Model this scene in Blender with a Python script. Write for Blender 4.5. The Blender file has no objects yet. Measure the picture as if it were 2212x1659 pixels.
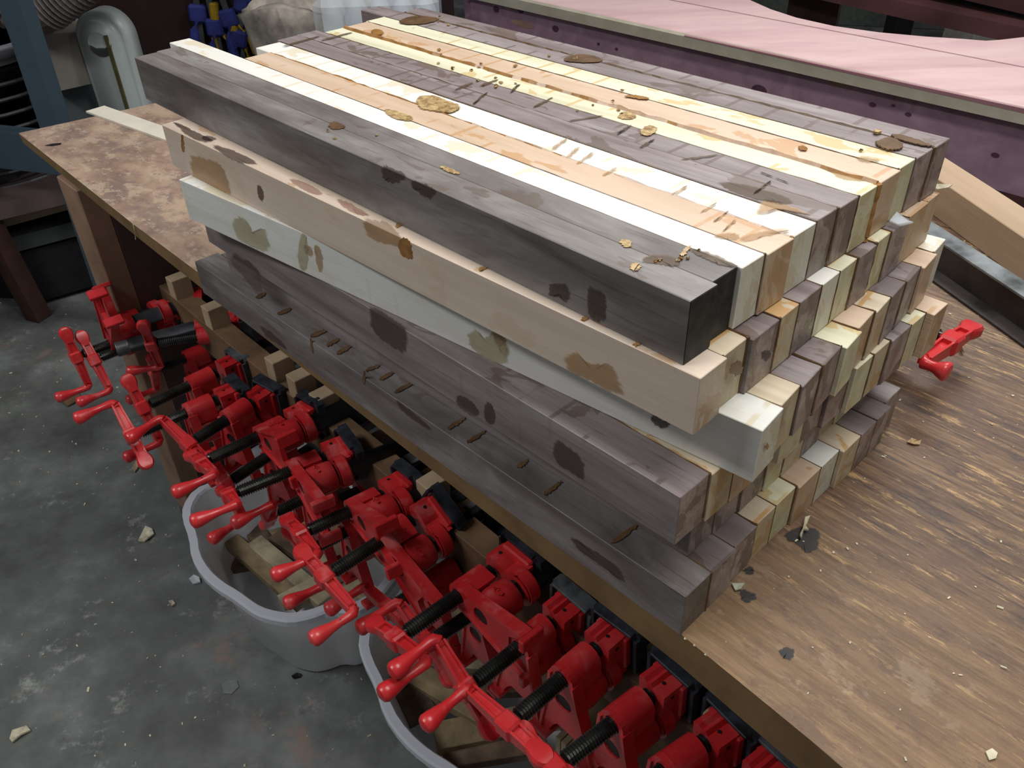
import bpy, bmesh, math, random
from mathutils import Vector, Matrix
S = bpy.context.scene
C = S.collection
# ------------------------------------------------------------------ camera
BZ = 0.90                      # height of the bench top above the floor
F, PITCH, ROLL, H = 1817.7, 0.64366, -0.03052, 0.5196
CAMP = Vector((0, 0, BZ + H))
FW = Vector((0, math.cos(PITCH), -math.sin(PITCH)))
_up = Vector((0, math.sin(PITCH), math.cos(PITCH))); _rt = Vector((1, 0, 0))
RT = _rt * math.cos(ROLL) + _up * math.sin(ROLL)
UP = -_rt * math.sin(ROLL) + _up * math.cos(ROLL)
cd = bpy.data.cameras.new('camera'); cam = bpy.data.objects.new('camera', cd); C.objects.link(cam)
M = Matrix((RT, UP, -FW)).transposed().to_4x4(); M.translation = CAMP; cam.matrix_world = M
cd.sensor_width = 36; cd.lens = 36 * F / 2212; cd.clip_start = 0.02
cd.dof.use_dof = False
S.camera = cam
# ------------------------------------------------------------------ world, lamps, exposure
wd = bpy.data.worlds.new('world'); S.world = wd; wd.use_nodes = True
wd.node_tree.nodes['Background'].inputs[0].default_value = (0.95, 0.97, 1.0, 1)
wd.node_tree.nodes['Background'].inputs[1].default_value = 0.20
def area(name, loc, rot, sx, sy, power, col):
    l = bpy.data.lights.new(name, 'AREA'); l.shape = 'RECTANGLE'; l.size = sx; l.size_y = sy
    l.energy = power; l.color = col
    o = bpy.data.objects.new(name, l); C.objects.link(o); o.location = loc; o.rotation_euler = rot; return o
area('shop_tube_light', (0.35, 0.35, BZ + 1.55), (0, 0, math.radians(-47)), 1.25, 0.30, 18, (1.0, 0.985, 0.95))
area('shop_tube_light', (0.9, 1.75, BZ + 1.60), (0, 0, math.radians(-47)), 1.25, 0.40, 34, (1.0, 0.99, 0.97))
area('shop_tube_light', (-1.6, 0.5, BZ + 1.6), (0, 0, math.radians(-47)), 1.25, 0.3, 24, (0.97, 0.99, 1.0))
S.view_settings.view_transform = 'Standard'; S.view_settings.look = 'None'
S.view_settings.gamma = 1; S.view_settings.use_curve_mapping = False
S.view_settings.exposure = 0.0
# ------------------------------------------------------------------ helpers
R = random.Random(7)
def ray(u, v): return (FW + RT * ((u - 1106) / F) - UP * ((v - 829.5) / F))
def W(u, v, z):                       # point on the level z above the bench top
    d = ray(u, v); t = (BZ + z - CAMP.z) / d.z; return CAMP + d * t
def Wy(u, v, y):                      # point at ground distance y
    d = ray(u, v); return CAMP + d * (y / d.y)
def Wp(u, v, p, n):                   # point on any plane
    d = ray(u, v); return CAMP + d * ((p - CAMP).dot(n) / d.dot(n))
D = Vector((0.672, -0.7405, 0)).normalized()      # along the bench front, to the right
N = Vector((0.7405, 0.672, 0)).normalized()       # away from us, under the bench
def tag(o, label=None, cat=None, group=None, kind=None):
    if label: o['label'] = label
    if cat: o['category'] = cat
    if group: o['group'] = group
    if kind: o['kind'] = kind
    return o
def empty(name, loc=(0, 0, 0), mw=None):
    o = bpy.data.objects.new(name, None); C.objects.link(o)
    if mw is not None: o.matrix_world = mw
    else: o.location = loc
    o.empty_display_size = 0.05
    return o
def obj(name, bm, mat, parent=None, smooth=False):
    me = bpy.data.meshes.new(name); bmesh.ops.recalc_face_normals(bm, faces=bm.faces[:]); bm.to_mesh(me); bm.free()
    if smooth:
        for p in me.polygons: p.use_smooth = True
    me.materials.append(mat)
    o = bpy.data.objects.new(name, me); C.objects.link(o)
    if parent: o.parent = parent
    return o
def link(name, me, parent):
    o = bpy.data.objects.new(name, me); C.objects.link(o); o.parent = parent; return o
def box(bm, c, s, rot=None, bev=0.0):
    m = Matrix.Translation(c) @ (rot.to_4x4() if rot is not None else Matrix()) @ Matrix.Diagonal((s[0], s[1], s[2], 1))
    r = bmesh.ops.create_cube(bm, size=1, matrix=m)
    if bev:
        es = list({e for v in r['verts'] for e in v.link_edges})
        bmesh.ops.bevel(bm, geom=es, offset=bev, segments=1, affect='EDGES')
def prism(bm, pts, z0, z1, holes=(), tf=None):
    # flat outline (x,y) extruded from z0 to z1, holes allowed
    es = []
    for loop in [pts] + list(holes):
        vs = [bm.verts.new((p[0], p[1], z0)) for p in loop]
        es += [bm.edges.new((vs[i], vs[(i + 1) % len(vs)])) for i in range(len(vs))]
    r = bmesh.ops.triangle_fill(bm, edges=es, use_beauty=True)
    fs = [g for g in r['geom'] if isinstance(g, bmesh.types.BMFace)]
    e = bmesh.ops.extrude_face_region(bm, geom=fs)
    vs = [g for g in e['geom'] if isinstance(g, bmesh.types.BMVert)]
    for v in vs: v.co.z = z1
    allv = {v for f in fs for v in f.verts} | set(vs)
    if tf is not None:
        for v in allv: v.co = tf @ v.co
    return allv
def basis(d):
    d = d.normalized(); a = Vector((0, 0, 1)) if abs(d.z) < .9 else Vector((1, 0, 0))
    x = d.cross(a).normalized(); return x, x.cross(d).normalized()
def tube(bm, pts, rad, seg=12, caps=True, sq=None):
    pts = [Vector(p) for p in pts]; rad = rad if isinstance(rad, (list, tuple)) else [rad] * len(pts)
    rings = []; x = None
    for i, p in enumerate(pts):
        d = (pts[min(i + 1, len(pts) - 1)] - pts[max(i - 1, 0)]).normalized()
        if x is None: x, y = basis(d)
        else:
            x = (x - d * x.dot(d)).normalized(); y = d.cross(x).normalized()
        rings.append([bm.verts.new(p + (x * math.cos(2 * math.pi * k / seg) + y * math.sin(2 * math.pi * k / seg) * (sq or 1)) * rad[i]) for k in range(seg)])
    for a, b in zip(rings, rings[1:]):
        for k in range(seg): bm.faces.new((a[k], a[(k + 1) % seg], b[(k + 1) % seg], b[k]))
    if caps: bm.faces.new(rings[0]); bm.faces.new(rings[-1][::-1])
def cyl(bm, a, b, r0, r1=None, seg=20): tube(bm, [a, b], [r0, r1 or r0], seg)
def arc(cx, cy, r, a0, a1, n): return [(cx + r * math.cos(math.radians(a0 + (a1 - a0) * i / n)), cy + r * math.sin(math.radians(a0 + (a1 - a0) * i / n))) for i in range(n + 1)]
def hexa(bm, lo, hi):                 # box from 4 lower and 4 upper corners
    a = [bm.verts.new(p) for p in lo]; b = [bm.verts.new(p) for p in hi]
    bm.faces.new(a[::-1]); bm.faces.new(b)
    for i in range(4): bm.faces.new((a[i], a[(i + 1) % 4], b[(i + 1) % 4], b[i]))
# ------------------------------------------------------------------ materials
class NT:
    def __init__(s, name, rough=.5, spec=.5):
        s.m = bpy.data.materials.new(name); s.m.use_nodes = True; s.t = s.m.node_tree; s.b = s.t.nodes['Principled BSDF']
        s.b.inputs['Roughness'].default_value = rough; s.b.inputs['Specular IOR Level'].default_value = spec
        s.tc = s.n('ShaderNodeTexCoord')
    def n(s, t, **k):
        x = s.t.nodes.new(t)
        for a, v in k.items(): setattr(x, a, v)
        return x
    def l(s, a, b): s.t.links.new(a, b)
    def coord(s, scale=(1, 1, 1), rnd=True, rot=(0, 0, 0), world=False):
        mp = s.n('ShaderNodeMapping'); mp.inputs['Scale'].default_value = scale; mp.inputs['Rotation'].default_value = rot
        s.l(s.n('ShaderNodeNewGeometry').outputs['Position'] if world else s.tc.outputs['Object'], mp.inputs[0])
        if not rnd: return mp.outputs[0]
        oi = s.n('ShaderNodeObjectInfo'); ml = s.n('ShaderNodeMath', operation='MULTIPLY'); ml.inputs[1].default_value = 61.3
        s.l(oi.outputs['Random'], ml.inputs[0]); ad = s.n('ShaderNodeVectorMath', operation='ADD')
        s.l(mp.outputs[0], ad.inputs[0]); s.l(ml.outputs[0], ad.inputs[1]); return ad.outputs[0]
    def noise(s, vec, scale, detail=4, rough=.6, dist=0):
        x = s.n('ShaderNodeTexNoise'); x.inputs['Scale'].default_value = scale; x.inputs['Detail'].default_value = detail
        x.inputs['Roughness'].default_value = rough; x.inputs['Distortion'].default_value = dist
        s.l(vec, x.inputs['Vector']); return x.outputs['Fac']
    def ramp(s, fac, stops, ease=False):
        x = s.n('ShaderNodeValToRGB'); e = x.color_ramp.elements
        while len(e) < len(stops): e.new(.5)
        for q, (p, c) in zip(e, stops):
            q.position = p; q.color = (c if isinstance(c, (tuple, list)) else (c, c, c)) if len(c if isinstance(c, (tuple, list)) else (c, c, c)) == 4 else tuple(c if isinstance(c, (tuple, list)) else (c, c, c)) + (1,)
        if ease: x.color_ramp.interpolation = 'EASE'
        s.l(fac, x.inputs[0]); return x.outputs[0]
    def mix(s, f, a, b, mode='MIX'):
        x = s.n('ShaderNodeMix', data_type='RGBA', blend_type=mode)
        for i, v in ((0, f), (6, a), (7, b)):
            if isinstance(v, (int, float)): x.inputs[i].default_value = v
            elif isinstance(v, tuple): x.inputs[i].default_value = v + (1,) if len(v) == 3 else v
            else: s.l(v, x.inputs[i])
        return x.outputs[2]
    def math(s, op, a, b=None):
        x = s.n('ShaderNodeMath', operation=op)
        for i, v in ((0, a), (1, b)):
            if v is None: continue
            if isinstance(v, (int, float)): x.inputs[i].default_value = v
            else: s.l(v, x.inputs[i])
        return x.outputs[0]
    def col(s, c):
        if isinstance(c, tuple): s.b.inputs['Base Color'].default_value = c + (1,)
        else: s.l(c, s.b.inputs['Base Color'])
    def bump(s, h, strength=.3, dist=.001):
        x = s.n('ShaderNodeBump'); x.inputs['Strength'].default_value = strength; x.inputs['Distance'].default_value = dist
        s.l(h, x.inputs['Height']); s.l(x.outputs[0], s.b.inputs['Normal'])
def plain(name, c, rough=.5, spec=.5, metal=0, var=.12, nscale=30, bump=0, rnd=True):
    t = NT(name, rough, spec); t.b.inputs['Metallic'].default_value = metal
    f = t.noise(t.coord(rnd=rnd), nscale)
    a = tuple(max(0, x * (1 - var * 2)) for x in c); b = tuple(min(1, x * (1 + var * 2)) for x in c)
    t.col(t.ramp(f, [(.3, a), (.7, b)]))
    if bump: t.bump(f, bump, .002)
    return t.m
def wood(name, dark, mid, light, grain=(3, 42, 42), fig=.5, stain=None, stain_amt=.55, rough=.44, squeeze=True, pore=.25, fsc=1.0, endmul=(.80, .80, .66)):
    t = NT(name, rough, .5)
    v = t.coord(grain); f1 = t.noise(v, 1.0 * fsc, 5, .6, .6)
    base = t.ramp(f1, [(.25, dark), (.5, mid), (.75, light)])
    v2 = t.coord((2.2, 7, 7)); f2 = t.noise(v2, 2.0, 3, .55, 1.5)
    base = t.mix(fig, base, t.ramp(f2, [(.3, tuple(x * .72 for x in dark)), (.6, light)]), 'MULTIPLY') if False else t.mix(t.math('MULTIPLY', t.ramp(f2, [(.35, 1.0), (.6, 0.0)]), fig), base, tuple(x * .72 for x in dark))
    v3 = t.coord((14, 420, 420)); f3 = t.noise(v3, 1, 3, .7)
    base = t.mix(t.math('MULTIPLY', t.ramp(f3, [(.56, 0.0), (.7, 1.0)]), pore), base, tuple(x * .45 for x in dark))
    if stain:
        geo = t.n('ShaderNodeNewGeometry'); sp = t.n('ShaderNodeSeparateXYZ'); t.l(geo.outputs['Normal'], sp.inputs[0])
        up = t.ramp(sp.outputs['Z'], [(.5, .0), (.9, 1.0)])
        fp = t.noise(t.coord((9, 16, 16)), 1.6, 4, .55, .5)
        patch = t.ramp(fp, [(.60, 0.0), (.615, 1.0)])
        wv = t.n('ShaderNodeTexWave', bands_direction='X'); wv.inputs['Scale'].default_value = 9; wv.inputs['Distortion'].default_value = 3.2
        wv.inputs['Detail'].default_value = 1; wv.inputs['Detail Scale'].default_value = .7
        t.l(t.coord((1, .35, .35)), wv.inputs['Vector'])
        ribs = t.ramp(wv.outputs['Fac'], [(.95, 0.0), (.985, 1.0)])
        gate = t.ramp(t.noise(t.coord((5, 9, 9)), 1.3, 2), [(.50, 0.0), (.53, 1.0)])
        ribs = t.math('MULTIPLY', ribs, gate)
        m = t.math('MAXIMUM', patch, ribs) if squeeze else patch
        m = t.math('MULTIPLY', m, t.math('MULTIPLY', t.math('ADD', t.math('MULTIPLY', up, .75), .25), stain_amt))
        base = t.mix(m, base, stain)
    sx = t.n('ShaderNodeSeparateXYZ'); t.l(t.tc.outputs['Normal'], sx.inputs[0]); end = t.ramp(t.math('ABSOLUTE', sx.outputs['X']), [(.75, 0.0), (.85, 1.0)])
    e1 = t.noise(t.coord((20, 34, 26)), 1.0, 4, .6, .8); eg = t.noise(t.coord((60, 300, 60)), 1, 3, .7)
    endc = t.mix(t.ramp(eg, [(.35, 0.0), (.7, .35)]), t.mix(.85, base, endmul, 'MULTIPLY'), tuple(x * .6 for x in dark))
    if stain: endc = t.mix(t.ramp(e1, [(.53, 0.0), (.56, .55)]), endc, tuple(x * .8 for x in stain))
    base = t.mix(end, base, endc)
    t.col(base); t.bump(f3, .25, .0008); return t.m
MW = wood('walnut', (.150, .112, .108), (.255, .208, .205), (.360, .315, .315), stain=(.105, .065, .045), stain_amt=.62, fig=.45, pore=.5, endmul=(1.55, 1.5, 1.25))
MWf = wood('walnut_figured', (.095, .076, .070), (.190, .168, .160), (.330, .315, .300), grain=(7, 30, 30), stain=(.11, .075, .05), stain_amt=.5, fig=.45, squeeze=False, pore=.45)
MM = wood('maple', (.52, .42, .29), (.63, .53, .38), (.72, .62, .48), stain=(.52, .28, .085), stain_amt=.8, fig=.12, pore=.1)
MP = wood('poplar', (.56, .52, .36), (.72, .69, .50), (.80, .78, .62), stain=(.58, .40, .16), stain_amt=.75, fig=.06, pore=.06)
MR = wood('cherry', (.50, .35, .23), (.62, .46, .33), (.68, .53, .40), stain=(.48, .24, .08), stain_amt=.6, fig=.12, pore=.1)
MMw = wood('white_maple', (.66, .64, .58), (.74, .73, .68), (.80, .79, .75), stain=(.60, .50, .30), stain_amt=.6, fig=.10, pore=.12)
MML = wood('long_maple', (.60, .47, .37), (.68, .55, .44), (.74, .62, .52), stain=(.50, .27, .10), stain_amt=.55, fig=.14, pore=.08, squeeze=False)
MWh = wood('clean_maple', (.72, .69, .62), (.80, .78, .72), (.84, .83, .79), stain=(.66, .52, .30), stain_amt=.5, fig=.05, pore=.05)
MBK = plain('black_end_paint', (.022, .021, .019), .55, .3, var=.3, nscale=120)
t = NT('glue', .18, .6); t.col(t.ramp(t.noise(t.coord(), 90), [(.35, (.26, .115, .025)), (.7, (.42, .22, .07))])); MG = t.m
t = NT('dried_glue_crumbs', .35, .5); t.col(t.ramp(t.noise(t.coord(), 200), [(.35, (.22, .12, .045)), (.7, (.62, .46, .22))])); MGC = t.m
t = NT('glue_dark', .3, .5); t.col(t.ramp(t.noise(t.coord(), 60), [(.35, (.085, .045, .02)), (.7, (.17, .095, .045))])); MGD = t.m
def stainmat(name, c, a, rough=.4):
    t = NT(name, rough, .4); v = t.coord((12, 60, 60), rnd=False)
    t.col(t.ramp(t.noise(v, 1.5), [(.3, tuple(x * .75 for x in c)), (.7, c)]))
    at = t.n('ShaderNodeAttribute', attribute_name='soft'); nz = t.noise(t.coord((25, 60, 60), rnd=False), 2.0, 5, .65)
    f = t.math('ADD', at.outputs['Fac'], t.math('MULTIPLY', t.math('SUBTRACT', nz, .5), 1.1))
    t.l(t.ramp(f, [(.12, 0.0), (.40, a)]), t.b.inputs['Alpha']); return t.m
MSA = stainmat('amber_stain', (.52, .30, .12), .55); MSD = stainmat('dark_glue_stain', (.13, .078, .042), .7); MSB = stainmat('brown_stain', (.085, .052, .043), .62); MSY = stainmat('tan_stain', (.56, .50, .32), .7)
# bench top: worn brown ply with streaks and patches
def bench_mat():
    t = NT('worn_bench_top', .42, .4)
    rot = (0, 0, math.radians(47.8))
    v = t.coord((1, 1, 1), rnd=False, rot=rot, world=True)
    def st(sx, sy, sc, det=5, r=.62, dist=0.):
        m = t.n('ShaderNodeMapping'); m.inputs['Scale'].default_value = (sx, sy, 1); t.l(v, m.inputs[0]); return t.noise(m.outputs[0], sc, det, r, dist)
    sepx = t.n('ShaderNodeSeparateXYZ'); t.l(v, sepx.inputs[0])      # x runs along the bench
    right = t.ramp(t.math('ADD', t.math('ADD', sepx.outputs['X'], 1.0), t.math('MULTIPLY', t.math('SUBTRACT', st(1, 1, 6), .5), .25)), [(.25, 0.0), (.6, 1.0)])
    leftc = t.ramp(st(3, 5, 2.2), [(.36, (.23, .148, .110)), (.5, (.35, .235, .172)), (.62, (.46, .33, .235))])
    leftc = t.mix(t.ramp(st(9, 15, 1.6, 6, .7), [(.56, 0.0), (.60, .55)]), leftc, (.42, .31, .22))
    leftc = t.mix(t.ramp(st(11, 13, 1.6, 7, .75), [(.50, 0.0), (.60, .55)]), leftc, (.17, .125, .12))
    leftc = t.mix(t.ramp(st(13, 20, 1.9, 8, .75), [(.54, 0.0), (.56, .6)]), leftc, (.50, .385, .28))
    leftc = t.mix(t.ramp(st(16, 19, 1.3, 8, .8), [(.58, 0.0), (.61, .6)]), leftc, (.20, .13, .11))
    streak = t.ramp(st(8, 120, 1.0, 8, .75), [(.30, (.040, .026, .020)), (.44, (.125, .072, .042)), (.56, (.225, .135, .075)), (.70, (.38, .245, .13)), (.8, (.50, .34, .19))])
    streak = t.mix(t.ramp(st(5, 13, 1.6, 7, .7), [(.44, 0.0), (.60, .75)]), streak, (.125, .072, .052))
    streak = t.mix(t.ramp(st(11, 26, 1.4, 8, .8), [(.54, 0.0), (.62, .7)]), streak, (.065, .043, .038))
    streak = t.mix(t.ramp(st(14, 95, 1.0, 8, .85), [(.56, 0.0), (.60, .9)]), streak, (.52, .33, .15))
    streak = t.mix(t.ramp(st(16, 210, 1.0, 8, .8), [(.55, 0.0), (.60, .8)]), streak, (.045, .03, .026))
    streak = t.mix(t.ramp(st(3, 11, 1.7, 7, .7), [(.60, 0.0), (.68, .75)]), streak, (.045, .040, .044))
    streak = t.mix(t.ramp(st(9, 14, 2.4, 8, .8), [(.62, 0.0), (.67, .45)]), streak, (.20, .085, .06))
    streak = t.mix(t.ramp(st(20, 36, 2.2, 7, .8), [(.64, 0.0), (.68, .55)]), streak, (.42, .34, .25))
    front = t.ramp(sepx.outputs['Y'], [(.36, 1.0), (.56, 0.0)])
    tan = t.ramp(st(8, 110, 1.0, 8, .75), [(.3, (.13, .075, .038)), (.5, (.27, .165, .085)), (.7, (.40, .26, .14))])
    tan = t.mix(t.ramp(st(9, 17, 1.5, 8, .78), [(.50, 0.0), (.57, .75)]), tan, (.165, .095, .062))
    tan = t.mix(t.ramp(st(14, 22, 1.7, 6, .7), [(.58, 0.0), (.62, .7)]), tan, (.40, .29, .19))
    tan = t.mix(t.ramp(st(22, 45, 2, 7, .8), [(.60, 0.0), (.66, .7)]), tan, (.07, .048, .040))
    rightc = t.mix(t.math('MULTIPLY', front, .8), streak, tan)
    c = t.mix(right, leftc, rightc)
    c = t.mix(t.ramp(st(60, 80, 1.5, 2), [(.76, 0.0), (.79, .6)]), c, (.50, .42, .32))
    t.col(c); t.bump(st(8, 150, 1, 8, .75), .8, .0018); return t.m
MBT = bench_mat()
MBE = wood('bench_edge', (.155, .088, .035), (.215, .130, .055), (.26, .165, .075), grain=(1, 1, 1), fig=.1, pore=0)
MBE = plain('bench_edge_wood', (.20, .125, .055), .6, .3, var=.12, nscale=18)
MLEG = plain('bench_leg_wood', (.26, .16, .105), .6, .3, var=.15, nscale=9)
MPAN = plain('purple_brown_panel', (.075, .045, .042), .6, .3, var=.12, nscale=6)
def floor_mat():
    t = NT('painted_concrete', .42, .5); v = t.coord(rnd=False)
    c = t.ramp(t.noise(v, 3.2, 6, .65), [(.34, (.070, .074, .070)), (.5, (.128, .135, .128)), (.66, (.235, .245, .235))])
    c = t.mix(t.ramp(t.noise(v, 3.1, 8, .72, .2), [(.57, 0.0), (.62, .6)]), c, (.30, .185, .15))
    c = t.mix(t.ramp(t.noise(v, 16, 6, .75), [(.60, 0.0), (.72, .6)]), c, (.075, .075, .070))
    c = t.mix(t.ramp(t.noise(v, 7, 6, .8), [(.58, 0.0), (.68, .6)]), c, (.40, .41, .39))
    c = t.mix(t.ramp(t.noise(v, 85, 2, .5), [(.73, 0.0), (.76, .8)]), c, (.5, .5, .45))
    t.col(c); t.l(t.ramp(t.noise(v, 5), [(.35, .28), (.7, .6)]), t.b.inputs['Roughness'])
    t.bump(t.noise(v, 30, 6), .15, .002); return t.m
MFL = floor_mat()
def red_mat():
    t = NT('red_enamel', .36, .5)
    f = t.noise(t.coord(), 14, 4, .6)
    c = t.ramp(f, [(.3, (.46, .014, .018)), (.55, (.58, .026, .030)), (.75, (.64, .065, .065))])
    dust = t.ramp(t.noise(t.coord(), 24, 5, .6), [(.56, 0.0), (.72, .38)])
    c = t.mix(dust, c, (.66, .26, .25))
    chip = t.ramp(t.noise(t.coord(), 110, 3, .6), [(.71, 0.0), (.73, 1.0)])
    c = t.mix(chip, c, (.05, .03, .03)); t.col(c)
    t.l(t.ramp(dust, [(0., .30), (.38, .7)]), t.b.inputs['Roughness']); return t.m
MRED = red_mat()
MDUST = plain('dusty_red_enamel', (.56, .16, .15), .6, .4, var=.2, nscale=30)
MPIPE = plain('black_iron_pipe', (.020, .022, .026), .48, .5, var=.35, nscale=26)
MSCR = plain('blued_steel_screw', (.050, .052, .048), .30, .5, metal=.75, var=.3, nscale=40)
MPAD = plain('black_jaw_pad', (.018, .022, .030), .5, .5, var=.45, nscale=45)
MPADG = plain('dusty_jaw_pad', (.060, .066, .070), .6, .4, var=.35, nscale=45)
MHOLE = plain('dark_thread', (.02, .014, .014), .5, .4, metal=.3)
MPALE = plain('pale_pine', (.40, .30, .19), .65, .3, var=.12, nscale=12)
MPALE2 = plain('weathered_pine', (.24, .175, .11), .65, .3, var=.16, nscale=10)
MBRW = plain('brown_scrap', (.17, .10, .055), .65, .3, var=.2, nscale=14)
t = NT('frosted_plastic', .28, .5); t.col((.94, .94, .96)); t.b.inputs['Transmission Weight'].default_value = .10; t.b.inputs['Alpha'].default_value = .80
t.b.inputs['Subsurface Weight'].default_value = 0; MTUB = t.m
t = NT('frosted_rim', .25, .5); t.col((.62, .63, .69)); t.b.inputs['Alpha'].default_value = .93; MRIM = t.m
MCREAM = plain('grey_white_enamel', (.46, .51, .50), .35, .5, var=.05, nscale=5)
MCREAMD = plain('dusty_grey_enamel', (.21, .19, .165), .6, .3, var=.1, nscale=4)
MSTAND = plain('grey_blue_stand', (.155, .185, .20), .5, .4, var=.06, nscale=4)
MBLUE = plain('slate_blue_steel', (.052, .080, .105), .5, .4, var=.06, nscale=5)
MDK = plain('near_black', (.012, .011, .013), .7, .2)
MDKW = plain('dark_brown_panel', (.026, .013, .012), .55, .3, var=.15, nscale=3)
MHOSE = plain('grey_hose', (.15, .13, .12), .6, .3, var=.08, nscale=8)
MOL = plain('olive_slot', (.09, .085, .03), .7, .2)
MPK = wood('pink_cedar', (.52, .33, .34), (.64, .44, .44), (.70, .52, .50), grain=(2, 9, 9), fig=.12, pore=.03)
MSAP = wood('sapwood', (.40, .36, .27), (.48, .44, .34), (.56, .52, .42), grain=(1.5, 12, 12), fig=.1, pore=.03)
MPU = wood('purple_cedar', (.30, .175, .235), (.38, .235, .305), (.44, .29, .36), grain=(1.6, 14, 14), fig=.45, pore=.05)
MDCH = plain('dark_cedar', (.085, .035, .036), .5, .3, var=.25, nscale=3)
MTEAL = plain('teal_board', (.060, .125, .140), .6, .3, var=.04, nscale=3)
MCLO = plain('canvas_cloth', (.33, .29, .25), .85, .2, var=.3, nscale=14, bump=.4)
MPLANK = wood('tan_plank', (.36, .25, .15), (.44, .31, .20), (.52, .38, .26), grain=(2, 24, 24), fig=.12, pore=.04)
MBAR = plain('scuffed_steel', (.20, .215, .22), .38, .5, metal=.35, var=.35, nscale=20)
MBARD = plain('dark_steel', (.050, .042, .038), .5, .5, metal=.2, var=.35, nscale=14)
MYEL = plain('yellow_plastic', (.42, .26, .015), .5, .4); MBLP = plain('blue_plastic', (.035, .045, .22), .5, .4)
MSTEEL = plain('grey_steel', (.10, .105, .11), .4, .5, metal=.5)
t = NT('clear_film', .08, .5); t.col((.85, .9, .95)); t.b.inputs['Alpha'].default_value = .38; MFILM = t.m
MWHT = plain('white_plastic', (.55, .55, .60), .45, .4, var=.04)
MREDL = plain('red_print', (.55, .03, .05), .5, .4); MBLL = plain('blue_print', (.02, .05, .40), .5, .4)
MFLAKE = plain('pale_flake', (.55, .50, .36), .7, .2, var=.2, nscale=60)
MBARN = plain('reddish_brown_leg', (.050, .022, .016), .6, .3, var=.2, nscale=6)
# ------------------------------------------------------------------ room
bm = bmesh.new(); box(bm, (0, 3, -.02), (12, 14, .04)); tag(obj('floor', bm, MFL), 'grey green worn painted concrete floor', kind='structure')
bm = bmesh.new(); box(bm, (0, 10.05, 1.4), (12, .1, 2.8)); tag(obj('wall_back', bm, MDKW), 'dark brown back wall', kind='structure')
bm = bmesh.new(); box(bm, (-6.05, 3, 1.4), (.1, 14, 2.8)); tag(obj('wall_left', bm, plain('drab_wall', (.12, .11, .10), .8, .2)), 'drab side wall', kind='structure')
# ------------------------------------------------------------------ workbench
bench = empty('workbench', (W(800, 700, 0).x, W(800, 700, 0).y, 0)); O = bench.location.copy()
tag(bench, 'long brown wooden workbench with a stained scuffed top on casters', 'workbench')
bi = Matrix.Translation(-O)
fr = [W(39.8, 287.5, 0), W(289, 485, 0), W(430, 590, 0), W(1473.5, 1372, 0), W(1750, 1598, 0), W(1950, 1770, 0), W(2700, 2450, 0)]
thk = [.019, .024, .028, .038, .040, .042, .042]
bkL = W(39.8, 287.5, 0) + (W(325, 225, 0) - W(39.8, 287.5, 0)).normalized() * 1.02
bkR = Vector((1.25, .30, BZ))
def lerp(a, b, t): return a + (b - a) * t
bm = bmesh.new(); n = len(fr)
top = [bm.verts.new(bi @ p) for p in fr]; tb = [bm.verts.new(bi @ lerp(bkL, bkR, (p - fr[0]).length / (fr[-1] - fr[0]).length)) for p in fr]
bot = [bm.verts.new(bi @ (p + N * .002 - Vector((0, 0, h)))) for p, h in zip(fr, thk)]; bb = [bm.verts.new(v.co - Vector((0, 0, .035))) for v in tb]
for i in range(n - 1):
    bm.faces.new((top[i], top[i + 1], tb[i + 1], tb[i])); bm.faces.new((bot[i], bb[i], bb[i + 1], bot[i + 1]))
    bm.faces.new((top[i], bot[i], bot[i + 1], top[i + 1])); bm.faces.new((tb[i], tb[i + 1], bb[i + 1], bb[i]))
bm.faces.new((top[0], tb[0], bb[0], bot[0])); bm.faces.new((top[-1], bot[-1], bb[-1], tb[-1]))
o = obj('bench_top', bm, MBT, bench); o.data.materials.append(MBE)
for p in o.data.polygons:
    if abs(p.normal.z) < .5: p.material_index = 1
# gouge in the top and white nick on the edge
bm = bmesh.new(); g = [bi @ (W(*q, 0) + Vector((0, 0, .0006))) for q in [(96, 315), (112, 311), (133, 309), (131, 313), (113, 316)]]
f = bm.faces.new([bm.verts.new(p) for p in g]); obj('gouge', bm, MDK, bench)
for u, v, du, dv in [(289, 484, 5, 33), (1480, 1378, 12, 6), (1500, 1392, 14, 9), (1524, 1412, 12, 10)]:
    p = W(u, v, 0) - O - N * .0006; q = W(u + du, v + dv, -.024 if du == 5 else -.004) - O - N * .0006
    bm = bmesh.new(); tube(bm, [p, q], [.0009, .0007], 5); obj('pale_splinter', bm, MFLAKE, bench)
# legs: post, end panel, foot, caster
def bench_leg(base, dirn=1, par=bench):
    b = Vector((base.x, base.y, 0)) - O
    rot = Matrix((D, N, Vector((0, 0, 1)))).transposed()
    bm = bmesh.new(); box(bm, b - D * .045 + N * .02 + Vector((0, 0, .49)), (.088, .04, .76), rot, .002)
    leg = obj('leg', bm, MLEG, par)
    bm = bmesh.new(); box(bm, b - D * .012 + N * .33 + Vector((0, 0, .49)), (.022, .58, .76), rot, .001); obj('end_panel', bm, MPAN, par)
    bm = bmesh.new(); box(bm, b - D * .045 + N * .30 + Vector((0, 0, .095)), (.07, .60, .03), rot, .002)
    # bracket narrowing to the caster
    box(bm, b - D * .045 + N * .03 + Vector((0, 0, .078)), (.075, .06, .008), rot); obj('foot_rail', bm, plain('grey_foot_rail', (.10, .095, .09), .6, .3), par)
    for k in (.04, .55):
        c = b - D * .03 + N * k
        bm = bmesh.new(); cyl(bm, c - D * .012 + Vector((0, 0, .034)), c + D * .012 + Vector((0, 0, .034)), .034, seg=24); w_ = obj('caster', bm, MDK, par, False)
        bm = bmesh.new()
        for sgn in (-1, 1): box(bm, c + D * .017 * sgn + Vector((0, 0, .055)), (.003, .034, .045), rot)
        f_ = obj('caster_fork', bm, MSTEEL, w_)
bench_leg(Vector((-.695, 1.288, 0)))
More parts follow.
